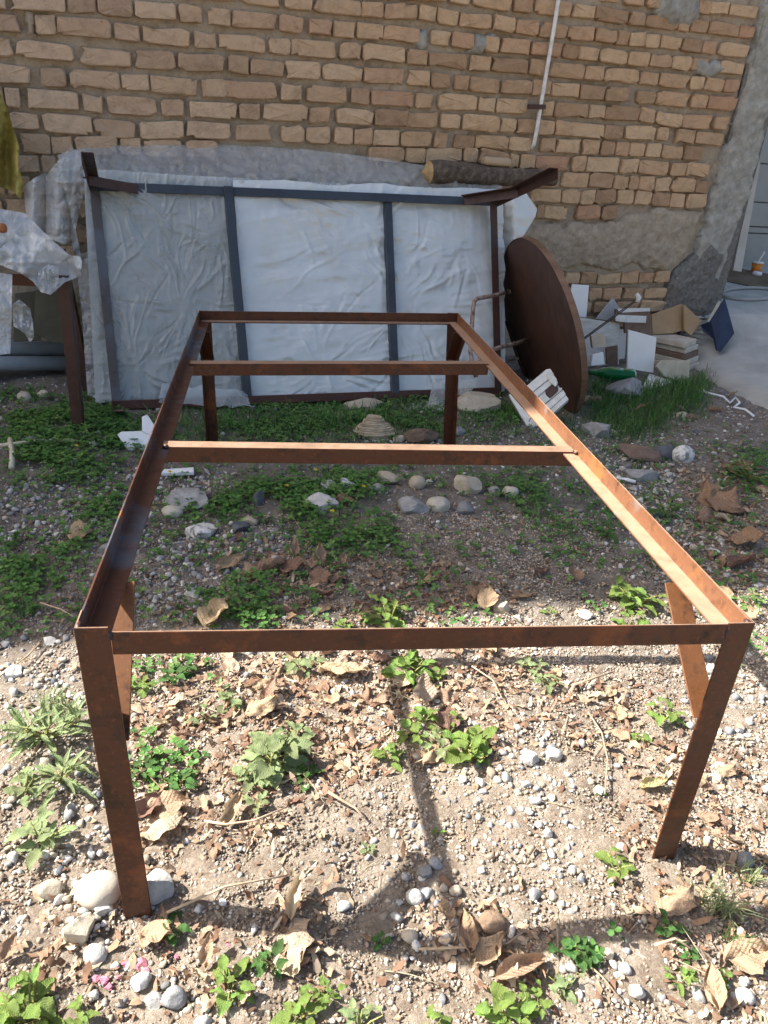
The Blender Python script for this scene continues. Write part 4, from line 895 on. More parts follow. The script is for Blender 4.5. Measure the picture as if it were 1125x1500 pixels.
def polyR(name, pts, mat, parent, back=.012):
    P_ = [Rd(x, y, d) for x, y, d in pts]; n = unit(np.cross(P_[1]-P_[0], P_[2]-P_[0])); n = n if n@(CAM-P_[0]) > 0 else -n
    V, Fc = extrude(P_, -n*back); o = fixn(mesh(name, V, Fc, mat, parent)); bevel(o, .001); return o
polyR('lid', [(1041, 470, dN+.05), (1062, 437, dN+.11), (1076, 488, dN+.10), (1056, 515, dN), (1050, 512, dN)], M['navy'], bl_)
polyR('base', [(1026, 476, dN+.09), (1042, 470, dN+.05), (1049, 500, dN+.01), (1030, 486, dN+.06)], M['navy'], bl_)
polyR('stay', [(1036, 470, dN+.07), (1052, 441, dN+.12), (1056, 441, dN+.115), (1042, 476, dN+.05)], M['greytile'], bl_, .004)
# bottle
b0 = Zp(861, 545, .055); b1 = Zp(930, 551, .055); axb = unit(b1-b0); Lb = np.linalg.norm(b1-b0)
bo = empty('green_bottle', (b0+b1)/2, 'empty green plastic bottle lying on its side before the pile', 'bottle')
prof = [(0, .010), (.05, .011), (.06, .013), (.10, .012), (.16, .013), (.25, .020), (.36, .030), (.46, .033), (.7, .033), (.72, .031), (.74, .033), (.92, .033), (.97, .031), (1, .024)]
o = tube('body', [b0+axb*Lb*t for t, r in prof], [r for t, r in prof], M['bottle'], bo, 20)
tube('cap', [b0-axb*.012, b0+axb*.006], .0125, M['rod'], bo, 14)
# passage: cup and hose
cpos = onfloor(1106, 400, .004); up_ = ez
cu = empty('orange_cup', cpos, 'orange paper cup standing in the passage by the grey wall', 'cup')
mC = mpp(cpos)
tube('cup', [cpos+ez*0, cpos+ez*mC*14], [mC*6, mC*8], M['label'], cu, 16); tube('lid', [cpos+ez*mC*14, cpos+ez*mC*16], mC*8.4, M['whitetile'], cu, 16)
tube('straw', [cpos+ez*mC*15, cpos+ez*mC*30+RT*mC*5], mC*1.2, M['whitetile'], cu, 6)
V, T = rock_shape(2, 77, 3, .7, 1, .1); o = mesh('white_scrap', V*mC*np.array([8, 6, 4])+cpos+np.array([-.03, -.07, mC*1.2]), T, M['foam'], smooth=True); tag(o, 'small white scrap lying in front of the orange cup', 'scrap')
hs = []
for t in np.linspace(-.2, 2*math.pi-.3, 30):
    x, y = 1098+46*math.cos(t), 430+9*math.sin(t); hs.append(Rd(x, y, 1))
zh = zc-.0
hz_ = [];
for t in np.linspace(.2, 2*math.pi+.1, 34):
    x, y = 1100+44*math.cos(t), 430+8.5*math.sin(t); hz_.append(onfloor(x, y, .011))
o = tube('garden_hose', hz_, .010, M['hose'], None, 8); tag(o, 'pale grey hose looped on the concrete beyond the pillar', 'hose')

# foam scrap at the left, plastic scrap, sticks
def groundpoly(name, poly, z0, thick, mat, label, cat):
    P_ = [Zp(x, y, z0) for x, y in poly]; V, Fc = extrude(P_, -ez*thick); o = fixn(mesh(name, V, Fc, mat)); bevel(o, .002); tag(o, label, cat); return o
wf = empty('foam_scrap', G(200, 650), 'broken white foam packing piece lying beside the leaning frame', 'foam scrap')
nf = unit(np.array([.1, -.75, .65])); bf = G(200, 658)
for poly, of in (([(172, 636), (178, 632), (207, 631), (226, 638), (232, 648), (222, 662), (206, 660), (200, 654), (192, 662), (184, 656)], .012), ([(208, 610), (216, 607), (226, 622), (228, 640), (208, 632)], .018), ([(196, 664), (205, 658), (210, 666), (200, 670)], .0)):
    P_ = [onplane(x, y, bf+nf*of, nf) for x, y in poly]; V, Fc = extrude(P_, -nf*.016); bevel(fixn(mesh('foam_piece', V, Fc, M['foam'], wf)), .002)
o = groundpoly('foam_strip', [(240, 687), (284, 684), (284, 691), (236, 692)], .02, .012, M['foam'], 'thin white foam strip showing just below the lit cross bar', 'foam strip')
sc = drape('plastic_scrap', [(598, 600), (604, 590), (628, 588), (634, 560), (640, 552), (650, 560), (672, 556), (700, 558), (690, 574), (668, 580), (650, 600), (632, 612), (606, 612)], lambda x, y: ld(G(630, 606))+.25*max(0, (600-y)/50)+.02*math.sin(x/8), M['plastic'], None, 151, .02, 36, 8); tag(sc, 'crumpled clear plastic scrap lying under the leaning frame', 'plastic scrap')
for i, (pts, r, lb) in enumerate((([(3, 666), (30, 660), (62, 653), (110, 651)], .006, 'long pale stick lying on the clover at the left edge'), ([(17, 657), (20, 675), (18, 694)], .008, 'short split pale stick crossing the long one at the left'))):
    o = tube('stick', [G(x, y, .03-.006*k) for k, (x, y) in enumerate(pts)], r, M['twigpale'], None, 6); tag(o, lb, 'stick')
o = tube('string', [G(x, y, .012+.006*math.sin(x)) for x, y in [(1022, 574), (1040, 580), (1058, 586), (1068, 594), (1076, 588), (1082, 596), (1074, 600), (1090, 604), (1104, 612)]], .005, M['foam'], None, 6); tag(o, 'white frayed string lying near the concrete edge', 'string')
o = tube('white_rod', [G(902, 704, .012), G(930, 711, .012)], .006, M['foam'], None, 8); tag(o, 'short white plastic rod lying in gravel by the right rail', 'rod')

# ------------------------------------------------------------------ yard surface: region maps in photo space
def regions(px, py, polys):
    w = np.zeros(px.shape)
    for poly, val in polys:
        d = seg_dist(px, py, poly); ins = inpoly(px, py, poly); soft = 46.0
        v = np.where(ins, np.clip(.5+d/soft, 0, 1), np.clip(.5-d/soft, 0, 1))*val; w = np.maximum(w, v)
    return w
GREEN = [([(0, 590), (1125, 640), (1125, 900), (0, 940)], .21), ([(0, 585), (60, 575), (120, 590), (165, 590), (235, 650), (160, 700), (60, 715), (0, 705)], 1), ([(370, 692), (565, 690), (585, 745), (570, 800), (505, 840), (445, 790), (395, 770), (290, 765), (300, 735)], 1),
    ([(330, 850), (405, 848), (392, 920), (340, 915), (285, 905), (290, 870)], .9), ([(0, 805), (100, 785), (128, 830), (60, 880), (0, 930)], .8), ([(118, 742), (180, 722), (186, 770), (122, 785)], .9),
    ([(700, 700), (860, 690), (880, 750), (850, 800), (720, 770)], .55), ([(655, 790), (790, 762), (785, 830), (670, 828)], .5), ([(880, 730), (930, 780), (920, 820), (860, 790)], .5), ([(1035, 690), (1125, 655), (1125, 720), (1045, 730)], .6),
    ([(300, 600), (500, 595), (650, 585), (655, 640), (520, 640), (300, 656)], .8), ([(680, 600), (760, 600), (765, 635), (690, 625)], .8), ([(590, 720), (640, 760), (600, 800), (560, 760)], .4), ([(175, 965), (300, 960), (300, 1000), (190, 1020)], .6),
    ([(190, 1080), (300, 1100), (290, 1170), (190, 1160)], .5), ([(790, 1390), (920, 1360), (890, 1410), (800, 1420)], .5), ([(930, 720), (1010, 730), (1000, 790)], .25), ([(1090, 940), (1125, 950), (1125, 1010), (1095, 990)], .7), ([(600, 820), (680, 850), (640, 880), (590, 860)], .3), ([(420, 810), (560, 800), (560, 870), (470, 880)], .2)]
GRASS = [([(225, 605), (500, 600), (600, 580), (600, 640), (500, 648), (230, 650)], 1), ([(560, 590), (660, 585), (655, 640), (560, 640)], .8), ([(675, 600), (770, 590), (775, 635), (690, 630)], .9), ([(868, 566), (905, 582), (975, 572), (975, 618), (930, 638), (872, 628)], 2.2), ([(975, 565), (1030, 560), (1022, 602), (980, 606)], 2.0), ([(800, 605), (850, 608), (860, 640), (800, 640)], .6)]
GRAVEL = [([(0, 715), (250, 685), (215, 800), (100, 790), (0, 800)], 1.0), ([(240, 700), (330, 690), (310, 730), (260, 740)], .9), ([(230, 780), (420, 770), (440, 820), (330, 850), (260, 900), (200, 900)], .9), ([(850, 670), (1000, 660), (1010, 760), (1010, 880), (880, 760)], .8),
    ([(0, 960), (130, 960), (230, 1300), (230, 1380), (0, 1400)], .75), ([(690, 1075), (850, 1075), (850, 1330), (690, 1320)], .8), ([(1000, 950), (1125, 1000), (1125, 1180), (1010, 1130)], .6), ([(560, 1200), (680, 1250), (700, 1400), (570, 1400)], .7), ([(180, 1380), (330, 1380), (330, 1500), (150, 1500)], .5), ([(760, 1400), (1125, 1400), (1125, 1500), (740, 1500)], .45), ([(520, 640), (1000, 640), (980, 680), (520, 680)], .6), ([(860, 780), (1000, 880), (1125, 880), (1125, 780)], .55), ([(0, 900), (110, 900), (110, 960), (0, 960)], .6)]
LITTER = [([(190, 960), (760, 955), (750, 1110), (560, 1120), (480, 1160), (360, 1240), (190, 1260)], 1), ([(310, 800), (620, 830), (770, 870), (640, 925), (420, 925), (390, 880)], .8), ([(1000, 690), (1125, 700), (1125, 900), (990, 880)], .7), ([(380, 1270), (480, 1290), (470, 1440), (400, 1430)], .7), ([(620, 1330), (810, 1350), (810, 1450), (640, 1430)], .7), ([(940, 1080), (1125, 1100), (1125, 1500), (990, 1480), (900, 1300)], .6), ([(0, 1330), (330, 1330), (420, 1500), (0, 1500)], .4), ([(740, 980), (960, 1010), (940, 1110), (860, 1120)], .5), ([(260, 880), (420, 880), (420, 930), (260, 930)], .5)]
def sample_ground(n, xr, yr, r):
    x = r.uniform(*xr, n); y = r.uniform(*yr, n); z = gz(x, y); px, py, d = proj(np.stack([x, y, z], -1)); return x, y, z, px, py, d
WALLLINE = lambda x, y: ((x-W0[0])*WN[0] + (y-W0[1])*WN[1])
def assemble(templates, pos, scl, colr, r, flat=(.55, .9), sink=.35):
    """copy small rock templates to many places; returns one vertex and triangle array"""
    VV = []; TT = []; CC = []; off = 0; n = len(pos); kind = r.integers(0, len(templates), n)
    for k, (V, T) in enumerate(templates):
        s = np.where(kind == k)[0]; m = len(s)
        if not m: continue
        a = r.uniform(0, 2*math.pi, m); tl = r.uniform(-.5, .5, (m, 2)); ca, sa = np.cos(a), np.sin(a)
        sc = np.stack([scl[s]*r.uniform(.8, 1.3, m), scl[s]*r.uniform(.7, 1.05, m), scl[s]*r.uniform(*flat, m)], -1)
        X = V[None]*sc[:, None, :]
        X[..., 2] += X[..., 0]*tl[:, :1]*.5 + X[..., 1]*tl[:, 1:]*.5
        x = X[..., 0]*ca[:, None]-X[..., 1]*sa[:, None]; y = X[..., 0]*sa[:, None]+X[..., 1]*ca[:, None]
        P_ = np.stack([x, y, X[..., 2]], -1)+pos[s][:, None, :]; P_[..., 2] += (sc[:, 2]*(1-2*sink))[:, None]
        VV.append(P_.reshape(-1, 3)); CC.append(np.repeat(colr[s], len(V), 0)); TT.append((T[None]+(np.arange(m)*len(V))[:, None, None]+off).reshape(-1, 3)); off += m*len(V)
    return np.concatenate(VV), np.concatenate(TT), np.concatenate(CC)
def octa(seed):
    r = np.random.default_rng(seed); V = np.array([(1, 0, 0), (0, 1, 0), (-1, 0, 0), (0, -1, 0), (0, 0, 1), (0, 0, -1.)])*r.uniform(.65, 1.15, (6, 1))+r.uniform(-.22, .22, (6, 3))
    return V, np.array([(0, 1, 4), (1, 2, 4), (2, 3, 4), (3, 0, 4), (1, 0, 5), (2, 1, 5), (3, 2, 5), (0, 3, 5)])
tm0 = [octa(i+900) for i in range(12)]
tm1 = [rock_shape(1, 200+i, 7, .55, .92, .12) for i in range(10)]      # 20 faces
tm2 = [rock_shape(2, 300+i, 9, .60, .95, .10) for i in range(10)]      # 80 faces
def palette(r, n, cols, wts, jit=.18):
    c = np.array(cols)[r.choice(len(cols), n, p=np.array(wts)/sum(wts))]; return c*(1+r.uniform(-jit, jit, (n, 1)))
STONECOL = [(.62, .60, .56), (.45, .44, .41), (.31, .31, .305), (.42, .36, .28), (.20, .205, .215), (.30, .24, .18)]
# soil crumbs over the whole visible ground
r_ = np.random.default_rng(101)
x, y, z, px, py, d = sample_ground(262000, (-1.1, 2.05), (.42, 1.85), r_)
infr = (px > -30) & (px < 1155) & (py < 1540); ok = (px > -500) & (px < 1800) & (py < 2100); gw = regions(px, py, GRAVEL)
ok &= r_.random(len(x)) < (.75-.35*gw)*np.where(infr, 1, .38)
x, y, z, px, py, d = [v[ok] for v in (x, y, z, px, py, d)]
sc = np.exp(r_.normal(math.log(.0021), .42, len(x))).clip(.0011, .0065)
cl = palette(r_, len(x), [(.385, .315, .245), (.33, .26, .195), (.45, .39, .32), (.24, .175, .125), (.54, .49, .425)], [4, 3, 3, 1.8, 1.6])
cl = .93*cl*(1+.34*fbm(np.stack([x*5, y*5, x*0], -1), 57, 3))[:, None].clip(.6, 1.3)      # drifts of darker and paler earth
fin = sc < .0030; pos_ = np.stack([x, y, z], -1)
V, T, C_ = assemble(tm0, pos_[fin], sc[fin]*1.12, cl[fin], r_); V2, T2, C2 = assemble(tm1, pos_[~fin], sc[~fin], cl[~fin], r_); T = np.concatenate([T, T2+len(V)]); V = np.concatenate([V, V2]); C_ = np.concatenate([C_, C2])
o = bigmesh('soil_crumbs', V, T, M['gravel'], False, C_); o['kind'] = 'stuff'; tag(o, 'loose tan soil crumbs covering the yard ground', 'soil')
# gravel
r_ = np.random.default_rng(102)
x, y, z, px, py, d = sample_ground(150000, (-1.35, 2.6), (.42, 3.4), r_)
infr = (px > -30) & (px < 1155) & (py < 1540); inside = (px > -500) & (px < 1800) & (py < 2100) & (WALLLINE(x, y) > .12) & (infr | (r_.random(len(x)) < .6)); gw = regions(px, py, GRAVEL)
near_ = py > 900
ok = inside & (r_.random(len(x)) < np.where(near_, .09+.44*gw, .14+.62*gw))
x, y, z, px, py, d, gw = [v[ok] for v in (x, y, z, px, py, d, gw)]
sc = np.exp(r_.normal(math.log(.0037), .50, len(x))).clip(.0016, .011)*np.where(gw > .5, 1.12, .9)
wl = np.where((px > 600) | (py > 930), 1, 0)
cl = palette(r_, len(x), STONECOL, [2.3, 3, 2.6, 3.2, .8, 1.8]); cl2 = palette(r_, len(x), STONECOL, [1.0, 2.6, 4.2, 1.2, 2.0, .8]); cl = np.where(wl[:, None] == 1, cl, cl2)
big = sc > .0055
V, T, C_ = assemble(tm1, np.stack([x, y, z], -1)[~big], sc[~big], cl[~big], r_, sink=.3)
o = bigmesh('fine_gravel', V, T, M['gravel'], False, C_); o['kind'] = 'stuff'; tag(o, 'fine mixed grey and white gravel spread over the yard', 'gravel')
V, T, C_ = assemble(tm2, np.stack([x, y, z], -1)[big], sc[big], cl[big], r_, sink=.3)
o = bigmesh('coarse_gravel', V, T, M['gravel'], False, C_); o['kind'] = 'stuff'; tag(o, 'coarser rounded gravel lying among the fine gravel', 'gravel')

# ------------------------------------------------------------------ stones as things
def stone(pxy, wpx, hpx, mat, label, seed, cuts=8, lo=.62, level=3, rough=.09, rot=0.0, sink=.28, name='stone', cat='stone', group=None, zoff=0.0, layers=0):
    b = G(pxy[0], pxy[1]+hpx*.42); s = mpp(b)
    V, T = rock_shape(level, seed, cuts, lo, .97, rough)
    ext = V.max(0)-V.min(0); V = V/ext*2
    ca, sa = math.cos(rot), math.sin(rot)
    hh = hpx*s*.62; V = V*np.array([wpx*s/2, wpx*s*.42, hh/2*1.35])
    if layers: V = V + np.array([1, 1, 0])*(np.sin(V[:, 2]/(hh)*layers*6.28)*.05*wpx*s*np.sign(V[:, :1].T)).T*np.array([1, 1, 0])*.5
    v = V.copy(); v[:, 0] = V[:, 0]*ca-V[:, 1]*sa; v[:, 1] = V[:, 0]*sa+V[:, 1]*ca
    rgt = unit(np.array([RT[0], RT[1], 0])); fwd = np.array([-rgt[1], rgt[0], 0])
    w = np.outer(v[:, 0], rgt)+np.outer(v[:, 1], fwd)+np.outer(v[:, 2], ez)
    w = w + b + fwd*wpx*s*.30; w[:, 2] += -w[:, 2].min()+b[2]-hh*sink+zoff
    o = mesh(name, w, T, mat, None, smooth=True, base=b); o.data.set_sharp_from_angle(angle=math.radians(24)) if cuts > 5 else None; tag(o, label, cat, group); return o
SN = [  # x, y, w, h, material, label, seed
 (140, 1305, 64, 56, 'r_cream', 'large smooth cream cobble beside the near left table leg', 1, 3),
 (222, 1300, 58, 56, 'r_white', 'angular white rock just behind the near left table leg foot', 2, 9),
 (30, 1073, 30, 24, 'r_white', 'smooth white pebble near the left edge above the weeds', 3, 3),
 (60, 1120, 26, 22, 'r_tan', 'tan pebble at the left beside the narrow-leaved weeds', 4, 5),
 (136, 1400, 34, 28, 'r_white', 'white oval stone below the cream cobble', 5, 4),
 (113, 1360, 44, 56, 'r_tan', 'flat tan broken stone slab lying below the cream cobble', 6, 12),
 (70, 1305, 34, 26, 'r_tan', 'tan rounded stone left of the cream cobble', 7, 5),
 (253, 1462, 36, 40, 'r_grey', 'pitted grey stone at the bottom below the pink powder', 8, 5),
 (224, 1466, 26, 28, 'r_white', 'pale grey stone left of the pitted grey one at the bottom', 9, 6),
 (205, 1440, 30, 30, 'r_white', 'white stone touching the pink powder patch', 10, 6),
 (148, 1330, 30, 24, 'r_white', 'white angular stone just under the cream cobble', 11, 9),
 (812, 1106, 24, 20, 'r_white', 'brightest smooth white pebble right of the weed clump', 12, 3),
 (780, 1112, 27, 22, 'r_white', 'pale angular pebble left of the brightest white pebble', 13, 7),
 (679, 1142, 15, 13, 'r_white', 'small square white pebble below the weed clump', 14, 7),
 (722, 1354, 40, 34, 'clod', 'round brown soil clod near the big curled leaf', 15, 3),
 (668, 1305, 18, 16, 'r_tan', 'small brownish pebble within the table shadow', 16, 5),
 (607, 1313, 25, 28, 'r_white', 'oval bluish white stone in the table rail shadow', 17, 3),
 (623, 1278, 22, 24, 'r_grey', 'pointed pale grey stone above the oval one in shadow', 18, 9),
 (600, 1372, 24, 20, 'r_tan', 'tan speckled pebble where the table shadows meet', 19, 4),
 (655, 1377, 18, 16, 'r_white', 'white pebble right of the speckled one at the shadow corner', 20, 6),
 (932, 1448, 24, 30, 'r_white', 'white blocky stone casting a short shadow at the lower right', 21, 9),
 (917, 1420, 20, 18, 'r_white', 'round white stone above the white blocky one', 22, 4),
 (1093, 1462, 28, 24, 'r_white', 'largest of the chalk-white stones at the lower right edge', 23, 4),
 (1092, 1437, 15, 14, 'r_white', 'small chalk-white stone above the largest one at lower right', 24, 3),
 (1094, 1258, 26, 32, 'r_grey', 'dark grey stone at the right edge in the leg shadow', 25, 6),
 (890, 1396, 18, 24, 'r_tan', 'tan wedge stone at the edge of the front bar shadow', 26, 9),
 (250, 749, 30, 22, 'r_cream', 'smooth pale oval stone beside the left side rail', 31, 2),
 (294, 778, 46, 26, 'r_veined', 'white and tan knobbly stone at the edge of the clover', 32, 6),
 (351, 772, 25, 20, 'r_dark', 'dark blue-grey wedge stone beside the knobbly white one', 33, 8),
 (366, 763, 22, 14, 'r_tan', 'small tan stone behind the dark wedge stone', 34, 5),
 (272, 735, 66, 20, 'r_grey', 'flat greenish slab half buried by the left side rail', 35, 6),
 (469, 737, 48, 34, 'r_white', 'long white tilted stone in the middle of the clover', 36, 8),
 (480, 711, 26, 22, 'r_white', 'pale flat stone behind the long white tilted stone', 37, 7),
 (507, 710, 25, 23, 'r_veined', 'round white-veined stone at the top of the clover patch', 38, 6),
 (452, 727, 24, 20, 'r_tan', 'tan stone left of the long white tilted stone', 39, 6),
 (378, 724, 16, 36, 'r_dark', 'narrow slate stone standing in the clover', 40, 9),
 (404, 818, 15, 20, 'r_white', 'small upright pale stone beside the ribbed brown leaves', 41, 7),
 (280, 869, 22, 14, 'r_white', 'small flat white stone inside the table at the left', 42, 7),
 (611, 704, 24, 26, 'r_tan', 'tan oval stone directly below the lit cross bar', 43, 4),
 (683, 708, 40, 34, 'r_tan', 'large angular tan stone below the lit cross bar', 44, 10),
 (643, 738, 34, 28, 'r_cream', 'cream oval stone right of the long low grey stone', 45, 4),
 (604, 743, 46, 26, 'r_grey', 'long low grey stone in the middle of the table', 46, 6),
 (679, 743, 25, 24, 'r_grey', 'grey wedge stone below the large angular tan one', 47, 8),
 (724, 718, 20, 20, 'r_grey', 'small grey stone left of the lichen-pale stone', 48, 6),
 (748, 719, 23, 22, 'r_cream', 'pale yellowish stone spotted with holes near the right side', 49, 4),
 (563, 698, 40, 22, 'r_tan', 'broad tan stone peeping out under the lit cross bar', 50, 6),
 (549, 714, 24, 18, 'r_grey', 'grey stone under the broad tan one by the cross bar', 51, 6),
 (162, 800, 34, 34, 'r_grey', 'brownish grey stone just outside the left side rail', 52, 6),
 (534, 593, 54, 26, 'r_tan', 'blocky beige rock lying against the leaning frame', 61, 7),
 (616, 639, 52, 28, 'r_brown', 'dark brown broken rock right of the layered rock', 63, 11),
 (583, 642, 18, 14, 'r_tan', 'small tan stone between the layered and brown rocks', 64, 6),
 (704, 590, 72, 36, 'r_tan', 'broad grey-tan boulder by the right corner of the leaning frame', 65, 6),
 (671, 630, 20, 20, 'r_grey', 'grey chip standing behind the far right table leg', 66, 9),
 (922, 566, 56, 34, 'r_grey', 'big grey rock in front of the green bottle', 67, 9),
 (876, 627, 42, 32, 'r_grey', 'squarish grey rock in front of the grass tuft', 68, 9),
 (940, 664, 62, 30, 'r_brown', 'flat purplish brown rock behind the dark blue ball-like stone', 69, 6),
 (976, 661, 34, 28, 'r_dark', 'smooth dark blue-grey round stone right of the table', 70, 2),
 (1002, 662, 30, 36, 'r_veined', 'white-veined rounded stone touching the dark blue one', 71, 4),
 (948, 696, 46, 22, 'r_grey', 'low grey stone with white crust near the right rail', 72, 8),
 (1000, 607, 16, 14, 'r_tan', 'small tan cobble below the grass tuft', 73, 3), (1014, 610, 16, 13, 'r_brown', 'small orange-brown cobble below the grass tuft', 74, 3),
 (34, 580, 20, 22, 'r_tan', 'pale stone on the rubble below the grey pipes', 75, 5), (62, 576, 16, 18, 'r_tan', 'second pale stone on the rubble below the grey pipes', 76, 5),
 (46, 645, 28, 22, 'r_grey', 'grey stone half covered by the long pale stick', 77, 7), (106, 676, 14, 14, 'r_white', 'white crumpled scrap-like stone on the left clover', 78, 9), (136, 649, 12, 12, 'r_white', 'small white stone on the clover by the leaning frame', 79, 8),
 (70, 938, 20, 14, 'r_white', 'white flat stone just outside the near left corner', 80, 7), (12, 985, 30, 20, 'r_white', 'bright white flat stone cut by the left picture edge', 81, 9),
 (758, 905, 16, 12, 'r_white', 'white stone at the shadow edge behind the front bar', 82, 6), (735, 888, 24, 26, 'r_tan', 'tan upright stone at the shadow edge behind the front bar', 83, 7), (856, 900, 22, 16, 'r_white', 'white stone behind the front bar near the right brace', 84, 6),
 (1042, 980, 20, 16, 'r_white', 'white stone right of the near right leg', 85, 6), (880, 1158, 18, 14, 'r_white', 'white pebble left of the yellow dry leaf', 86, 6), (1050, 1140, 20, 18, 'r_tan', 'tan pebble right of the near right leg', 87, 5),
]
for i, (x_, y_, w_, h_, mt, lb, sd_, ct) in enumerate(SN):
    stone((x_, y_), w_*1.06, h_*1.06, M[mt], lb, sd_+400, ct, .72 if ct < 5 else .60, rough=.05 if ct < 5 else (.16 if mt in ('r_layer', 'r_brown', 'r_veined') else .10), rot=random.uniform(-.3, .3), layers=4 if mt == 'r_layer' else 0, sink=.34)
# flaky layered rock: stacked irregular plates of one stone
lb_ = G(550, 643); ls = mpp(lb_); V = []; Fc = []; rl_ = random.Random(5); zl = lb_[2]-.006; rgt = unit(np.array([RT[0], RT[1], 0])); fwd = np.array([-rgt[1], rgt[0], 0])
for k in range(11):
    t = k/10; hw = ls*33*(1-.62*t**1.6)*rl_.uniform(.90, 1.06); hd = hw*.62; th = ls*rl_.uniform(2.4, 4.2); cx = -ls*4*t+rl_.uniform(-1, 1)*ls*1.5; cyy = ls*14+rl_.uniform(-1, 1)*ls; o_ = len(V); N_ = 16
    rad = [1+.16*float(fbm(np.array([math.cos(a)*1.6+k*.25, math.sin(a)*1.6, 3.0]), 12, 3)) for a in np.linspace(0, 2*math.pi, N_+1)[:-1]]
    for lev, ins in ((0, .96), (.35, 1.0), (.8, .99), (1.0, .93)):
        for q_, a in enumerate(np.linspace(0, 2*math.pi, N_+1)[:-1]): V.append(lb_*np.array([1, 1, 0])+rgt*(cx+math.cos(a)*hw*rad[q_]*ins)+fwd*(cyy+math.sin(a)*hd*rad[q_]*ins)+ez*(zl+th*lev+.12*cx+rl_.uniform(-.3, .3)*ls))
    for lev in range(3):
        for q_ in range(N_): Fc.append((o_+lev*N_+q_, o_+lev*N_+(q_+1) % N_, o_+(lev+1)*N_+(q_+1) % N_, o_+(lev+1)*N_+q_))
    Fc.append(tuple(o_+3*N_+q_ for q_ in range(N_))); zl += th*.92
o = mesh('stone', V, Fc, M['r_layer'], None, base=lb_); tag(o, 'cream layered rock with flaky ridges in front of the leaning frame', 'stone')
# further pebbles, shared meshes
ptm = []
for i in range(12):
    V, T = rock_shape(3 if i < 0 else 2, 700+i, 3 if i % 2 else 8, .68, .97, .07); me = bpy.data.meshes.new('pebble'); me.from_pydata(V.tolist(), [], T.tolist()); me.shade_smooth(); ptm.append(me)
pm_ = ['r_white', 'r_white', 'r_grey', 'r_tan', 'r_tan', 'r_grey', 'r_white', 'r_dark']
for me_i, me in enumerate(ptm): me.materials.append(M[pm_[me_i % len(pm_)]])
r_ = np.random.default_rng(103); x, y, z, px, py, d = sample_ground(40000, (-1.3, 2.4), (.45, 3.2), r_)
gw = regions(px, py, GRAVEL); ok = (px > 4) & (px < 1120) & (py > 600) & (py < 1494) & (WALLLINE(x, y) > .2) & (r_.random(len(x)) < .05+.95*gw)
cand = np.where(ok)[0]; placed = []
PEBC = {'r_white': 'whitish', 'r_grey': 'grey', 'r_tan': 'tan', 'r_dark': 'dark slate'}
def pebble_place(a, b):
    if b > 925:
        if a < 170: return 'on the sunlit gravel left of the near left leg' if b < 1230 else 'in the lower left corner below the cream cobble'
        if a < 560: return 'in the sunlit leaf litter under the front bar' if b < 1230 else 'in the sunlit soil between the near left leg and the shadow'
        if a < 690: return 'in or beside the dark rail shadow on the ground'
        if a < 900: return 'in the sunlit pebble strip right of the weed clump' if b < 1390 else 'below the front bar shadow at the lower right'
        return 'on the sunlit ground right of the near right leg' if b < 1300 else 'in the lower right corner of the yard'
    if a < 240: return 'on the shaded gravel left of the left side rail'
    if a < 560: return 'in the shaded gravel inside the table near its left rail'
    if a < 860: return 'in the shaded gravel inside the table near its right rail'
    return 'on the shaded gravel right of the table'
def put_pebbles(sel, count, smin, smax, name, label, group):
    n = 0
    for i in sel:
        if n >= count: break
        if any((px[i]-a)**2+(py[i]-b)**2 < 17**2 for a, b in placed): continue
        placed.append((px[i], py[i])); s = d[i]/F*r_.uniform(smin, smax)/2
        me = ptm[int(r_.integers(0, 12))]; o = bpy.data.objects.new(name, me); COL.objects.link(o)
        sz = s*r_.uniform(.55, .8); o.location = (x[i], y[i], z[i]+sz*.45); o.scale = (s*r_.uniform(.9, 1.2), s*r_.uniform(.75, 1.0), sz); o.rotation_euler = (r_.uniform(-.25, .25), r_.uniform(-.25, .25), r_.uniform(0, 6.28))
        tag(o, f'loose {PEBC[pm_[ptm.index(me) % len(pm_)]]} pebble {pebble_place(px[i], py[i])}', 'pebble', group); n += 1
put_pebbles([i for i in cand if py[i] > 925], 110, 8, 15, 'pebble', 'loose pebble lying in the sunlit gravel around the table legs', 'pebbles in the sunlit gravel')
put_pebbles([i for i in cand if py[i] <= 880], 70, 8, 14, 'pebble', 'loose pebble lying in the shaded gravel behind the front bar', 'pebbles in the shaded gravel')
# pink powder
for i, (x_, y_, w_, h_) in enumerate(((150, 1438, 16, 12), (160, 1446, 14, 12), (138, 1436, 14, 9), (185, 1413, 14, 10), (200, 1416, 26, 14), (212, 1424, 16, 12), (335, 1386, 10, 8), (258, 1402, 9, 7), (172, 1432, 10, 8))):
    stone((x_, y_), w_, h_, M['pink'], 'crumb of bright pink powder on the ground below the near left leg', 900+i, 9, .6, 2, .45, 0, .5, 'pink_crumb', 'pink powder', 'pink powder crumbs')

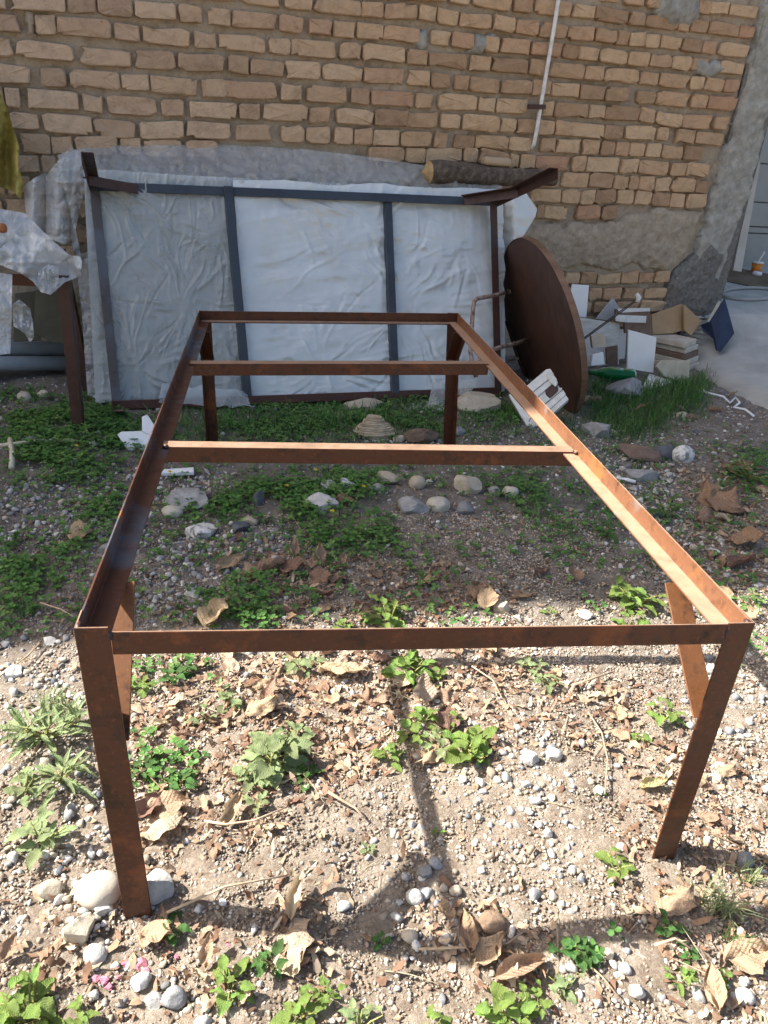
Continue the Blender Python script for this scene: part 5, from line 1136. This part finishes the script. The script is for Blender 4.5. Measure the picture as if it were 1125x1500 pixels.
# ------------------------------------------------------------------ vegetation meshes
def leaf_mesh(name, seed, wid=.62, fold=.18, droop=.25, ripple=.03, serr=.05, nu=9, nv=5, peak=.38, crumple=0.0, roll=0.0, lobes=0, jag=0.0):
    r = random.Random(seed); V = []; Fc = []
    for i in range(nu):
        s = i/(nu-1)
        e = math.log(.5)/math.log(peak); w = max(0, math.sin(math.pi*s**e))**.75*wid/2
        w *= 1 + serr*(1 if i % 2 else -1)*(0 if i in (0, nu-1) else 1)
        if lobes: w *= .72+.28*abs(math.sin(s*lobes*math.pi))
        jl, jr = [1+jag*float(fbm(np.array([s*4.5, sd_*7.3, seed*1.9]), seed % 70, 2)) for sd_ in (0, 1)] if jag else (1, 1)
        if i == 0: w = .012
        if i == nu-1: w = .004
        for j in range(nv):
            v = -1+2*j/(nv-1); x = s; y = v*w*(jl if v < 0 else jr); z = fold*abs(v)*w*1.2 - droop*s*s + ripple*math.sin(s*13+seed+v*2)*abs(v)
            if crumple: z += crumple*float(fbm(np.array([s*3+seed*1.7, v*1.5, seed*.37]), seed % 50, 2)); x += crumple*.4*math.sin(v*3+seed+s*4)
            if roll:
                a = roll*v*(.6+.6*s); rad = w/max(abs(roll), .01); y = math.sin(a)*rad*1.0; z += (1-math.cos(a))*rad
            V.append((x, y, z))
    for i in range(nu-1):
        for j in range(nv-1): a = i*nv+j; Fc.append((a, a+1, a+nv+1, a+nv))
    me = bpy.data.meshes.new(name); me.from_pydata(V, [], Fc); me.shade_smooth(); return me
def with_mat(me, mat): m2 = me.copy(); m2.materials.append(mat); return m2
weed_leaves = [leaf_mesh('leaf', i, wid=random.Random(i).uniform(.55, .78), droop=random.Random(i+50).uniform(.05, .5), fold=random.Random(i+9).uniform(.1, .5), ripple=.05, serr=.07, nu=13, crumple=.05) for i in range(8)]
narrow_leaves = [leaf_mesh('leaf', i+20, wid=.22, droop=random.Random(i).uniform(0, .5), fold=.3, serr=.02) for i in range(4)]
WL = {k: [with_mat(m, M[k]) for m in weed_leaves] for k in ('weed', 'weed2', 'weed3')}
NL_ = {k: [with_mat(m, M[k]) for m in narrow_leaves] for k in ('weed', 'weed2', 'weed3')}
def place_leaf(name, me, org, pos, az, el, length, width=1.0, roll=0.0, parent=None):
    o = bpy.data.objects.new(name, me); COL.objects.link(o)
    R = Matrix.Rotation(az, 4, 'Z') @ Matrix.Rotation(-el, 4, 'Y') @ Matrix.Rotation(roll, 4, 'X')
    o.matrix_local = Matrix.Translation(Vector([float(v) for v in (np.asarray(pos)-np.asarray(org))])) @ R @ Matrix.Diagonal((length, length*width, length, 1))
    if parent is not None: o.parent = parent
    return o
def weed(pxy, size, kind, label, seed, n=None, narrow=False, group=None, tall=.5, leaflen=.40):
    r = random.Random(seed); b = G(pxy[0], pxy[1]+size*.20); S_ = size*1.1*mpp(b)
    e = empty('weed', b, label, 'weed', group); n = int((n or int(7+size/9))*1.25)
    nb = max(1, int(size/19)); sv = []; sf = []
    tips = []
    for k in range(nb):
        a = r.uniform(0, 6.28); sp = S_*.40*(0 if nb == 1 else r.uniform(.3, 1)); h = S_*tall*r.uniform(.35, .8)
        p1 = b+np.array([math.cos(a)*sp*.5, math.sin(a)*sp*.5, h*.6]); p2 = b+np.array([math.cos(a)*sp, math.sin(a)*sp, h]); tips.append((p1, p2))
        v, f = tube_data([b-ez*.004, p1, p2], [S_*.018, S_*.014, S_*.009], 5); o_ = len(sv); sv += v; sf += [tuple(i+o_ for i in t) for t in f]
    az = r.uniform(0, 6.28)
    for i in range(n):
        p1, p2 = tips[i % nb]; t = (i//nb)/max(1, (n-1)//nb); az += 2.4 if nb == 1 else 2.0+r.uniform(-.4, .4)
        if i % 2: az += math.pi-2.4+r.uniform(-.2, .2)
        p = b*(1-min(1, t*2+.2))+p1*min(1, t*2+.2) if t < .4 else p1*(1-(t-.4)/.6)+p2*((t-.4)/.6)
        L = S_*leaflen*(1-.45*t)*r.uniform(.75, 1.2); pet = L*.35
        q = p+np.array([math.cos(az)*pet, math.sin(az)*pet, pet*.4]); v, f = tube_data([p, q], [S_*.008, S_*.006], 4); o_ = len(sv); sv += v; sf += [tuple(i_+o_ for i_ in t_) for t_ in f]
        me = r.choice((NL_ if narrow else WL)[kind]); place_leaf('leaf', me, b, q, az+r.uniform(-.3, .3), r.uniform(-.05, .75 if not narrow else 1.1)*(.5+.5*t), L, r.uniform(.85, 1.15), r.uniform(-.35, .35), e)
    mesh('stem', sv, sf, M['stem'], e, smooth=True)
    return e
WEEDS = [ # x, y, size, kind, label, narrow, n
 (570, 900, 76, 'weed', 'tall bright yellow-green weed right at the shadow edge behind the front bar', 0, 14),
 (504, 914, 34, 'weed', 'small bright weed left of the tall one at the shadow edge', 0, 7),
 (600, 975, 92, 'weed', 'broad green weed just below the middle of the front bar', 0, 18),
 (442, 972, 56, 'weed2', 'pale weed below the front bar left of its middle', 0, 9),
 (335, 1022, 66, 'weed2', 'pale green weed standing among dry leaves left of centre', 0, 8),
 (398, 1105, 112, 'weed2', 'largest dusty green weed clump left of centre in the leaf litter', 0, 24),
 (372, 1172, 46, 'weed2', 'drooping weed just below the largest dusty clump', 0, 7),
 (572, 1105, 62, 'weed', 'green weed with hanging leaves left of the central clump', 0, 8),
 (622, 1050, 62, 'weed', 'light green weed at the top of the central clump', 0, 10),
 (682, 1082, 92, 'weed', 'broad-leaved nettle-like weed at the right of the central clump', 0, 14),
 (642, 1216, 22, 'weed', 'tiny weed sprouting in the rail shadow', 0, 5),
 (640, 990, 40, 'weed', 'small weed under the front bar beside a pale dry leaf', 0, 6),
 (262, 1145, 50, 'weed3', 'dark green low weed right of the near left leg', 0, 10),
 (210, 1120, 50, 'weed3', 'low weed touching the right side of the near left leg', 0, 9),
 (206, 1000, 46, 'weed', 'narrow weed beside the left brace below the front bar', 0, 8),
 (258, 982, 50, 'weed3', 'dense low weed below the left end of the front bar', 0, 12),
 (802, 998, 42, 'weed2', 'pale weed below the front bar right of its middle', 0, 9),
 (780, 972, 40, 'weed2', 'small trailing weed directly under the right half of the front bar', 0, 8),
 (935, 1078, 34, 'weed', 'small weed left of the right brace foot', 0, 6),
 (968, 1048, 52, 'weed', 'weed with a yellow withered leaf beside the right brace', 0, 8),
 (900, 1262, 58, 'weed', 'bright star-shaped weed alone in the pebbles left of the near right leg', 0, 6),
 (984, 1360, 56, 'weed3', 'dark green weed in the front bar shadow at the lower right', 0, 7),
 (906, 1368, 30, 'weed3', 'single round-leaved sprout in the front bar shadow', 0, 3),
 (850, 1392, 54, 'weed3', 'small-leaved creeping weed along the front bar shadow', 0, 18),
 (996, 1430, 50, 'weed', 'light green weed below the front bar shadow at the lower right', 0, 7),
 (1062, 1428, 34, 'weed', 'small weed between dry leaves at the lower right', 0, 5),
 (748, 1470, 98, 'weed', 'large nettle-like weed at the bottom right of centre', 0, 12),
 (826, 1440, 60, 'weed2', 'pale round-leaved weed right of the large one at the bottom', 0, 8),
 (338, 1432, 82, 'weed', 'upright heart-leaved weed at the bottom left of centre', 0, 9),
 (396, 1398, 74, 'weed3', 'weed half hidden by the big pale dry leaves', 0, 9),
 (440, 1474, 84, 'weed', 'leafy weed on the bottom edge below the pale dry leaves', 0, 12),
 (526, 1492, 84, 'weed2', 'weed cut by the bottom edge near the middle', 0, 10),
 (634, 1500, 54, 'weed', 'pointed-leaf weed at the bottom edge in the middle', 0, 5),
 (46, 1474, 128, 'weed', 'big leafy weed clump in the lower left corner', 0, 18),
 (112, 1478, 66, 'weed', 'weed right of the big clump in the lower left corner', 0, 8),
 (252, 1350, 52, 'weed3', 'dark weed growing at the foot of the near left leg', 0, 7),
 (560, 1376, 32, 'weed3', 'small weed where leg shadow meets rail shadow', 0, 7),
 (70, 1060, 110, 'weed2', 'pale narrow-leaved weed clump left of the near left leg', 1, 40),
 (92, 1130, 90, 'weed2', 'lower narrow-leaved weed clump left of the near left leg', 1, 26),
 (36, 1150, 70, 'weed2', 'pale weed at the left edge below the narrow-leaved clump', 0, 10),
 (62, 1222, 88, 'weed2', 'straggling pale weed above the cream cobble', 0, 12),
 (932, 872, 84, 'weed', 'bright leafy weed seen behind the right brace top', 0, 16),
 (920, 912, 52, 'weed', 'lower weed behind the front bar near the right brace', 0, 8),
 (1072, 930, 46, 'weed', 'weed outside the near right table corner', 0, 8),
 (1100, 872, 36, 'weed2', 'small weed at the right edge by the shadow line', 0, 6),
 (806, 895, 24, 'weed', 'tiny weed at the shadow line inside the table', 0, 5),
 (884, 778, 40, 'weed3', 'dark weed beside the right rail in the shade', 0, 8),
 (975, 745, 60, 'weed3', 'shaded weed outside the right rail', 1, 14),
 (1095, 690, 74, 'weed3', 'spreading shaded weed at the right edge', 1, 20),
 (280, 742, 30, 'weed3', 'small shaded weed beside the pale oval stone', 0, 6),
 (880, 1160, 18, 'weed3', 'tiny dark sprout among pebbles left of the near right leg', 0, 6),
 (540, 1240, 28, 'weed2', 'thin sprout on the bare soil in the middle', 0, 6),
 (990, 1320, 30, 'weed', 'weed tuft just below the near right leg foot', 1, 8),
 (602, 1072, 52, 'weed', 'small light weed in the middle of the central clump', 0, 8),
 (662, 1052, 48, 'weed', 'young weed above the nettle-like one of the central clump', 0, 7),
 (708, 1104, 40, 'weed', 'low weed at the right foot of the central clump', 0, 6),
 (642, 1092, 48, 'weed2', 'dusty weed at the lower middle of the central clump', 0, 8),
 (432, 1078, 56, 'weed2', 'dusty weed at the upper right of the largest left clump', 0, 9),
 (372, 1138, 56, 'weed2', 'dusty weed at the lower left of the largest left clump', 0, 9),
 (452, 1136, 48, 'weed3', 'darker weed at the right foot of the largest left clump', 0, 7),
 (300, 1050, 40, 'weed2', 'small dusty weed right of the left brace', 0, 6),
 (476, 1446, 50, 'weed', 'small weed at the bottom beside the pale drooping leaves', 0, 7),
 (786, 1458, 50, 'weed', 'weed between the two large ones at the bottom right', 0, 7),
 (1010, 1400, 36, 'weed3', 'small weed under the front bar shadow by the right edge', 0, 6),
]
for i, (x_, y_, s_, k_, lb, nr, n_) in enumerate(WEEDS): weed((x_, y_), s_, k_, lb, 40+i, n_, bool(nr), 'weeds growing in the yard', leaflen=(.40 if s_ < 60 else .31) if not nr else .40)

# dry leaves
dry_v = [leaf_mesh('dry_leaf', 60+i, wid=random.Random(i).uniform(.55, .95), fold=random.Random(i+3).uniform(-.2, .5), droop=random.Random(i+7).uniform(-.35, .35), ripple=.05, serr=.03, nu=12, nv=9, crumple=.15, roll=random.Random(i+8).choice((0, 0, .8, 1.5)), lobes=0, jag=.3) for i in range(16)]
DR = {k: [with_mat(m, M[k]) for m in dry_v] for k in ('dry', 'dry2', 'dry3', 'dryyellow')}
def dry_leaf(pxy, size, kind, label, seed, az=None, tilt=None, group='dry leaves on the yard', z=0.006):
    r = random.Random(seed); b = G(*pxy); L = size*mpp(b)*.88; az = r.uniform(0, 6.28) if az is None else az
    me = r.choice(DR[kind]); p = b - np.array([math.cos(az), math.sin(az), 0])*L*.5 + ez*(z+L*.05)
    o = place_leaf('dry_leaf', me, (0, 0, 0), p, az, r.uniform(-.1, .3) if tilt is None else tilt, L, r.uniform(.8, 1.1), r.uniform(-.5, .5))
    tag(o, label, 'dry leaf', group); return o
DL = [(432, 1325, 66, 'dry3', 'large pale dry leaf standing upright left of the shadow', 1.3, .35), (432, 1385, 78, 'dry3', 'long pale dry leaf drooping below the upright pale leaf', -1.4, .15), (424, 1420, 50, 'dry3', 'pale dry leaf fragment at the foot of the drooping leaves', -1.3, .1),
 (682, 1375, 74, 'dry2', 'brown striped dry leaf standing at the shadow corner', 1.5, .4), (760, 1425, 90, 'dry', 'curled tan dry leaf with a folded edge near the bottom', .2, .1), (716, 1400, 70, 'dry', 'tan dry leaf beside the round soil clod', .5, .1),
 (990, 1330, 70, 'dry', 'broad tan dry leaf under the near right leg', .4, .1), (1040, 1455, 76, 'dry', 'crumpled tan dry leaf at the lower right', 1.3, .4), (1092, 1405, 80, 'dry', 'flat pale brown leaf at the right edge near the bottom', .1, 0.),
 (955, 1155, 46, 'dryyellow', 'pale yellow leaf lying just left of the near right leg', .1, .1), (432, 812, 36, 'dry', 'upright round brown leaf inside the table', 1.4, .9), (468, 820, 34, 'dry', 'brown leaf right of the upright round one', 1.8, .6),
 (338, 832, 50, 'dry', 'ribbed brown leaf at the left of the leaf row', .5, .2), (372, 838, 42, 'dry', 'second ribbed leaf in the leaf row inside the table', .6, .2), (398, 838, 50, 'dry', 'third ribbed leaf in the leaf row inside the table', .4, .2), (428, 838, 44, 'dry2', 'wide ribbed leaf at the right of the leaf row', -.3, .2), (470, 850, 44, 'dry2', 'flat dark leaf below the upright leaves', -.4, .1), (500, 830, 34, 'dry2', 'curved brown leaf at the edge of the clover', 1.3, .4),
 (318, 910, 56, 'dry', 'crumpled leaf behind the front bar at the left', .9, .5), (120, 788, 44, 'dry', 'curled brown leaf on the gravel left of the table', .0, .2), (590, 1000, 46, 'dry3', 'pale leaf under the broad green weed', 1.2, .3), (618, 1020, 50, 'dry3', 'pale leaf standing below the broad green weed', 1.5, .6), (632, 1110, 54, 'dry', 'pinkish brown leaf between the central weeds', .9, .2), (655, 1060, 50, 'dry2', 'reddish brown leaf among the central weeds', 1.4, .5),
 (500, 990, 80, 'dry', 'long folded brown leaf below the middle of the front bar', -.1, .1), (398, 1020, 50, 'dry', 'tan leaf right of the pale green weed', 1.2, .3), (385, 1045, 56, 'dry', 'broad tan leaf left of centre', .3, .2), (245, 1190, 70, 'dry', 'broad tan leaf right of the near left leg', .2, .15), (235, 1225, 74, 'dry3', 'pale broad leaf low beside the near left leg', .1, .1), (222, 1190, 50, 'dry2', 'dark curled leaf touching the near left leg', .8, .4), (340, 1195, 60, 'dry', 'tan leaf below the largest weed clump', 1.1, .3),
 (230, 1378, 60, 'dry', 'orange tan leaf at the foot of the near left leg', -.3, .2), (308, 1400, 52, 'dry', 'curled yellowish leaf standing right of the near left leg foot', 1.3, .7), (18, 1395, 44, 'dry', 'brown leaf in the gravel at the left edge', 1.1, .4), (1060, 745, 60, 'dry2', 'large dark leaf on the gravel at the right', .7, .3), (1035, 735, 46, 'dry2', 'curled dark leaf left of the large dark one at the right', 1.4, .5), (1040, 762, 56, 'dry', 'brown leaf below the large dark leaf at the right', .1, .1), (1090, 800, 60, 'dry2', 'brown leaf at the right edge in the shade', -.4, .1), (1085, 830, 60, 'dry2', 'lower brown leaf at the right edge in the shade', .3, .1),
 (792, 842, 40, 'dry2', 'brown leaf inside the table near the right rail', .6, .2), (840, 848, 34, 'dry', 'grey brown leaf beside the right rail', 1.5, .3), (712, 886, 40, 'dry', 'tan curled leaf standing at the shadow line', 1.3, .6), (698, 872, 44, 'dry2', 'dark leaf behind the tan curled leaf at the shadow line', 1.1, .4), (1078, 690, 50, 'dry2', 'dry leaf on the weeds at the right edge', .1, .1), (935, 605, 30, 'dry2', 'brown leaf under the grass tuft', 0, .1), (868, 592, 34, 'dry', 'brown leaf at the foot of the round table', .2, .1), (1045, 606, 24, 'dry2', 'dark leaf on the soil near the white string', -.4, .1), (1072, 583, 18, 'dry2', 'reddish leaf at the concrete edge', .1, .1), (1010, 560, 26, 'dry2', 'brown leaf under the pale board', .2, .1), (505, 740, 36, 'dry2', 'reddish brown leaf lying on the clover', -.5, .1)]
for i, (x_, y_, s_, k_, lb, az, ti) in enumerate(DL): dry_leaf((x_, y_), s_, k_, lb, 70+i, az, ti)
r_ = np.random.default_rng(105); x, y, z, px, py, d = sample_ground(30000, (-.9, 1.6), (.45, 2.4), r_)
lw = regions(px, py, LITTER); ok = (px > 4) & (px < 1120) & (py > 690) & (py < 1490) & (r_.random(len(x)) < lw*np.where(py < 925, .35, .9))
placed = [(a[0], a[1]) for a in DL]; n = 0
def leaf_place(a, b):
    if b < 925: return 'in the shaded litter inside the table' if a < 860 else 'on the shaded ground right of the table'
    if b < 1270: return 'in the sunlit litter right of the near left leg' if a < 400 else ('in the sunlit litter under the middle of the front bar' if a < 770 else 'in the sunlit litter around the near right leg')
    return 'near the bottom left of the yard' if a < 380 else ('near the shadow corner at the bottom' if a < 830 else 'near the bottom right of the yard')
for i in np.where(ok)[0]:
    if n >= 190: break
    if any((px[i]-a)**2+(py[i]-b)**2 < 15**2 for a, b in placed): continue
    placed.append((px[i], py[i])); k_ = r_.choice(['dry', 'dry', 'dry2', 'dry3']); nm = {'dry': 'tan', 'dry2': 'dark brown', 'dry3': 'pale'}[k_]
    dry_leaf((px[i], py[i]), r_.uniform(16, 38), k_, f'small {nm} dry leaf {leaf_place(px[i], py[i])}', 2000+n, z=.004); n += 1
# crumbled litter as one mass
def strips(name, pos, L, W_, az, el, curl, colr, mat, segs=2, ragged=False):
    n = len(pos); k = segs+1; t = np.linspace(0, 1, k); dirx = np.stack([np.cos(az), np.sin(az)], -1); side = np.stack([-np.sin(az), np.cos(az)], -1)
    hor = (np.cos(el)[:, None]*t - curl[:, None]*.0*t)*L[:, None]; ver = (np.sin(el)[:, None]*t - curl[:, None]*t*t)*L[:, None]; hor = hor + np.abs(curl)[:, None]*t*t*L[:, None]*.5
    wid = W_[:, None]*np.array([.7]+[1.0]*(k-2)+[.12])[None, :] if k > 2 else W_[:, None]*np.array([1, .4])
    P_ = np.zeros((n, k, 2, 3)); rr = np.random.default_rng(n)
    for j, sg in enumerate((-1, 1)):
        if ragged: wj = wid*rr.uniform(.15, 1.25, wid.shape); P_[:, :, j, 2] += rr.uniform(-.35, .35, wid.shape)*W_[:, None]
        else: wj = wid
        P_[:, :, j, 0] = pos[:, None, 0]+dirx[:, None, 0]*hor+sg*side[:, None, 0]*wj/2; P_[:, :, j, 1] = pos[:, None, 1]+dirx[:, None, 1]*hor+sg*side[:, None, 1]*wj/2; P_[:, :, j, 2] += pos[:, None, 2]+ver
    base = (np.arange(n)*k*2)[:, None, None]; q = []
    for i in range(k-1): a = i*2; q += [[a, a+1, a+3], [a, a+3, a+2]]
    T = (base+np.array(q)[None]).reshape(-1, 3)
    o = bigmesh(name, P_.reshape(-1, 3), T, mat, True, np.repeat(colr, k*2, 0)); o['kind'] = 'stuff'; return o
r_ = np.random.default_rng(106); x, y, z, px, py, d = sample_ground(60000, (-1.2, 2.2), (.45, 2.9), r_); lw = regions(px, py, LITTER)
ok = (px > -400) & (px < 1700) & (py < 2000) & (r_.random(len(x)) < .05+.85*lw); x, y, z = x[ok], y[ok], z[ok]; n = len(x)
cl = palette(r_, n, [(.42, .31, .21), (.32, .21, .14), (.20, .12, .08), (.52, .41, .30)], [3, 3.5, 2.5, 1.5])
o = strips('leaf_litter', np.stack([x, y, z+.003], -1), r_.uniform(.006, .026, n), r_.uniform(.003, .014, n), r_.uniform(0, 6.28, n), r_.uniform(-.15, .7, n), r_.uniform(-.3, .6, n), cl, M['litter'], 4, True); tag(o, 'crumbled dry leaf litter strewn over the soil', 'leaf litter')
ok = r_.random(60000) < .012; x, y, z, px, py, d = sample_ground(60000, (-1.2, 2.2), (.45, 2.9), r_); lw = regions(px, py, LITTER); ok = (px > -400) & (px < 1700) & (py < 2000) & (r_.random(len(x)) < .006+.03*lw); x, y, z = x[ok], y[ok], z[ok]; n = len(x)
cl = palette(r_, n, [(.45, .35, .23), (.33, .23, .15), (.52, .44, .31)], [3, 2, 2]); o = strips('dry_stalks', np.stack([x, y, z+.003], -1), r_.uniform(.03, .09, n), r_.uniform(.0008, .0020, n), r_.uniform(0, 6.28, n), r_.uniform(0, .35, n), r_.uniform(0, .4, n), cl, M['litter'], 4); tag(o, 'thin dry stalks scattered over soil and gravel', 'dry stalks')
# twigs as things
TW = [([(480, 1170), (500, 1182), (520, 1192), (532, 1205)], .0028, 'pale forked twig on the bare soil left of the shadow'), ([(300, 1210), (330, 1218), (372, 1212), (420, 1190)], .0022, 'long thin twig below the largest weed clump'), ([(690, 985), (720, 1005), (735, 1030)], .0018, 'thin brown twig under the right half of the front bar'), ([(840, 1010), (870, 1000), (895, 992)], .0026, 'dark twig below the front bar near the right brace'),
 ([(860, 1050), (880, 1080), (888, 1120), (884, 1170)], .0020, 'long straw-coloured stalk left of the right brace'), ([(610, 1400), (680, 1398), (740, 1392), (770, 1372)], .0018, 'thin twig crossing the front bar shadow'), ([(955, 1395), (985, 1385), (1010, 1400)], .002, 'pale twig under the dark weed at the lower right'), ([(530, 905), (590, 890), (640, 882)], .0018, 'long thin twig lying along the shadow edge'), ([(245, 1345), (330, 1310), (420, 1290)], .0022, 'straight twig beside the near left leg foot'), ([(845, 1410), (880, 1440), (905, 1470)], .0016, 'dry stalk at the lower right below the shadow'), ([(0, 1000), (40, 970), (60, 950)], .0020, 'thin twig on the gravel at the left edge'), ([(60, 890), (90, 900), (130, 925)], .0018, 'curved dry stem by the near left corner in shade'), ([(500, 644), (560, 640), (590, 646)], .002, 'twig in front of the layered rock')]
for i, (pts, rad, lb) in enumerate(TW):
    r = random.Random(i); o = tube('twig', [G(x_, y_, .010+.006*r.random()) for x_, y_ in pts], [rad*(1-.5*k/len(pts)) for k in range(len(pts))], M['twig'], None, 5); tag(o, lb, 'twig', 'twigs on the yard')

# clover carpet and grass
r_ = np.random.default_rng(107); x, y, z, px, py, d = sample_ground(130000, (-1.3, 2.4), (.5, 3.2), r_); gw = regions(px, py, GREEN); cn = vnoise(np.stack([x*9, y*9, x*0], -1), 33)
ok = (px > -60) & (px < 1190) & (WALLLINE(x, y) > .1) & (r_.random(len(x)) < gw**1.4*(.64+.75*cn)*1.0); x, y, z, gw, py_ = x[ok], y[ok], z[ok], gw[ok], py[ok]; n = len(x)
base_c = palette(r_, n, [(.095, .22, .05), (.13, .27, .065), (.07, .17, .045), (.18, .30, .085)], [3, 3, 2, 1.3], .25)
VV = []; TT = []; CC = []; off = 0
h = r_.uniform(.008, .032, n)*(.6+.4*gw); a0 = r_.uniform(0, 6.28, n); s_ = r_.uniform(.0050, .0105, n); tlt = r_.uniform(-.5, .5, (n, 3))
tp = np.array([(0, 0), (.5, -.62), (1.05, -.55), (1.15, 0), (1.05, .55), (.5, .62)])
for k in range(3):
    a = a0+k*2.094; ca, sa = np.cos(a), np.sin(a); X = tp[None, :, 0]*s_[:, None]; Y = tp[None, :, 1]*s_[:, None]*.9
    P_ = np.stack([x[:, None]+X*ca[:, None]-Y*sa[:, None], y[:, None]+X*sa[:, None]+Y*ca[:, None], (z+h)[:, None]+X*tlt[:, k:k+1]+np.abs(Y)*.35], -1)
    VV.append(P_.reshape(-1, 3)); T = np.array([[0, 1, 2], [0, 2, 3], [0, 3, 4], [0, 4, 5]]); TT.append((T[None]+(np.arange(n)*6)[:, None, None]+off).reshape(-1, 3)); CC.append(np.repeat(base_c, 6, 0)); off += n*6
st_ = np.zeros((n, 4, 3)); 
for j, (dx, hh) in enumerate(((-.0006, 0), (.0006, 0), (.0006, 1), (-.0006, 1))): st_[:, j, 0] = x+dx; st_[:, j, 1] = y; st_[:, j, 2] = z+h*hh
VV.append(st_.reshape(-1, 3)); TT.append((np.array([[0, 1, 2], [0, 2, 3]])[None]+(np.arange(n)*4)[:, None, None]+off).reshape(-1, 3)); CC.append(np.repeat(base_c*.8, 4, 0))
o = bigmesh('clover', np.concatenate(VV), np.concatenate(TT), M['clover'], False, np.concatenate(CC)); o['kind'] = 'stuff'; tag(o, 'patches of low green clover carpeting parts of the yard', 'clover')
r_ = np.random.default_rng(108); x, y, z, px, py, d = sample_ground(130000, (-1.0, 2.4), (1.3, 3.4), r_); gw = regions(px, py, GRASS)
ok = (px > -60) & (px < 1190) & (WALLLINE(x, y) > .06) & (r_.random(len(x)) < np.where(gw > 1, .8, gw*.42)); x, y, z, gw = x[ok], y[ok], z[ok], gw[ok]; n = len(x)
cl = palette(r_, n, [(.06, .16, .035), (.085, .20, .045), (.12, .22, .06), (.22, .23, .10)], [3, 3, 2, .5], .2)
o = strips('grass', np.stack([x, y, z], -1), r_.uniform(.03, .085, n)*np.clip(gw, .7, .95), r_.uniform(.0016, .0034, n), r_.uniform(0, 6.28, n), r_.uniform(.6, 1.5, n), r_.uniform(0, .5, n), cl, M['grass'], 4); tag(o, 'green grass along the foot of the wall and frame', 'grass')
# grass tufts in the sun
for i, (x_, y_, s_, nb, lb) in enumerate(((1050, 1335, 100, 60, 'sunlit grass tuft right of the near right leg'), (1090, 1290, 70, 36, 'loose grass tuft at the right edge'), (1070, 1385, 60, 30, 'grass tuft in the front bar shadow at the right edge'), (40, 900, 60, 30, 'shaded grass tuft left of the near left corner'), (930, 690, 40, 24, 'shaded grass tuft behind the right rail'), (75, 1040, 80, 40, 'dry pale grass tuft left of the near left leg'))):
    r = random.Random(500+i); b = G(x_, y_); S_ = s_*mpp(b); e = empty('grass_tuft', b, lb, 'grass tuft'); V = []; Fc = []
    for k in range(nb):
        a = r.uniform(0, 6.28); L = S_*r.uniform(.35, .8); w = S_*.012*r.uniform(.7, 1.4); p0 = b+np.array([r.uniform(-1, 1), r.uniform(-1, 1), 0])*S_*.18; lean = r.uniform(.2, 1.0); sd_ = np.array([-math.sin(a), math.cos(a), 0]); o0 = len(V)
        for q_ in range(5):
            t = q_/4; c_ = p0+np.array([math.cos(a), math.sin(a), 0])*L*lean*t*t+ez*L*(t-.45*lean*t*t); ww = w*(1-t)**.6+1e-5; V += [c_-sd_*ww, c_+sd_*ww]
        Fc += [(o0+2*q_, o0+2*q_+1, o0+2*q_+3, o0+2*q_+2) for q_ in range(4)]
    bl2 = mesh('blades', V, Fc, M['weed2'] if i in (0, 1, 5) else M['weed3'], e, smooth=True); bl2['kind'] = 'stuff'
# small yellow flowers on the clover
for i, (x_, y_) in enumerate(((420, 727), (462, 703), (250, 707), (112, 632), (114, 668), (532, 728), (486, 765), (560, 1252), (640, 1300))[:7]):
    b = G(x_, y_, .035); e = empty('yellow_flower', G(x_, y_), ['yellow flower in the middle of the clover patch', 'yellow flower at the back of the clover patch', 'yellow flower on the gravel beside the left rail', 'yellow flower by the trestle leg', 'yellow flower on the left clover near the foam', 'yellow flower at the right of the clover patch', 'yellow flower at the front of the clover patch'][i], 'flower', 'yellow clover flowers')
    for k in range(5): place_leaf('petal', WLY[k % 2] if 'WLY' in globals() else globals().setdefault('WLY', [with_mat(m, M['yellow']) for m in weed_leaves[:2]])[0], G(x_, y_), b, k*1.2566, .2, .0075, 1.3, 0, e)
    tube('stem', [G(x_, y_), b], .0007, M['stem'], e, 4)
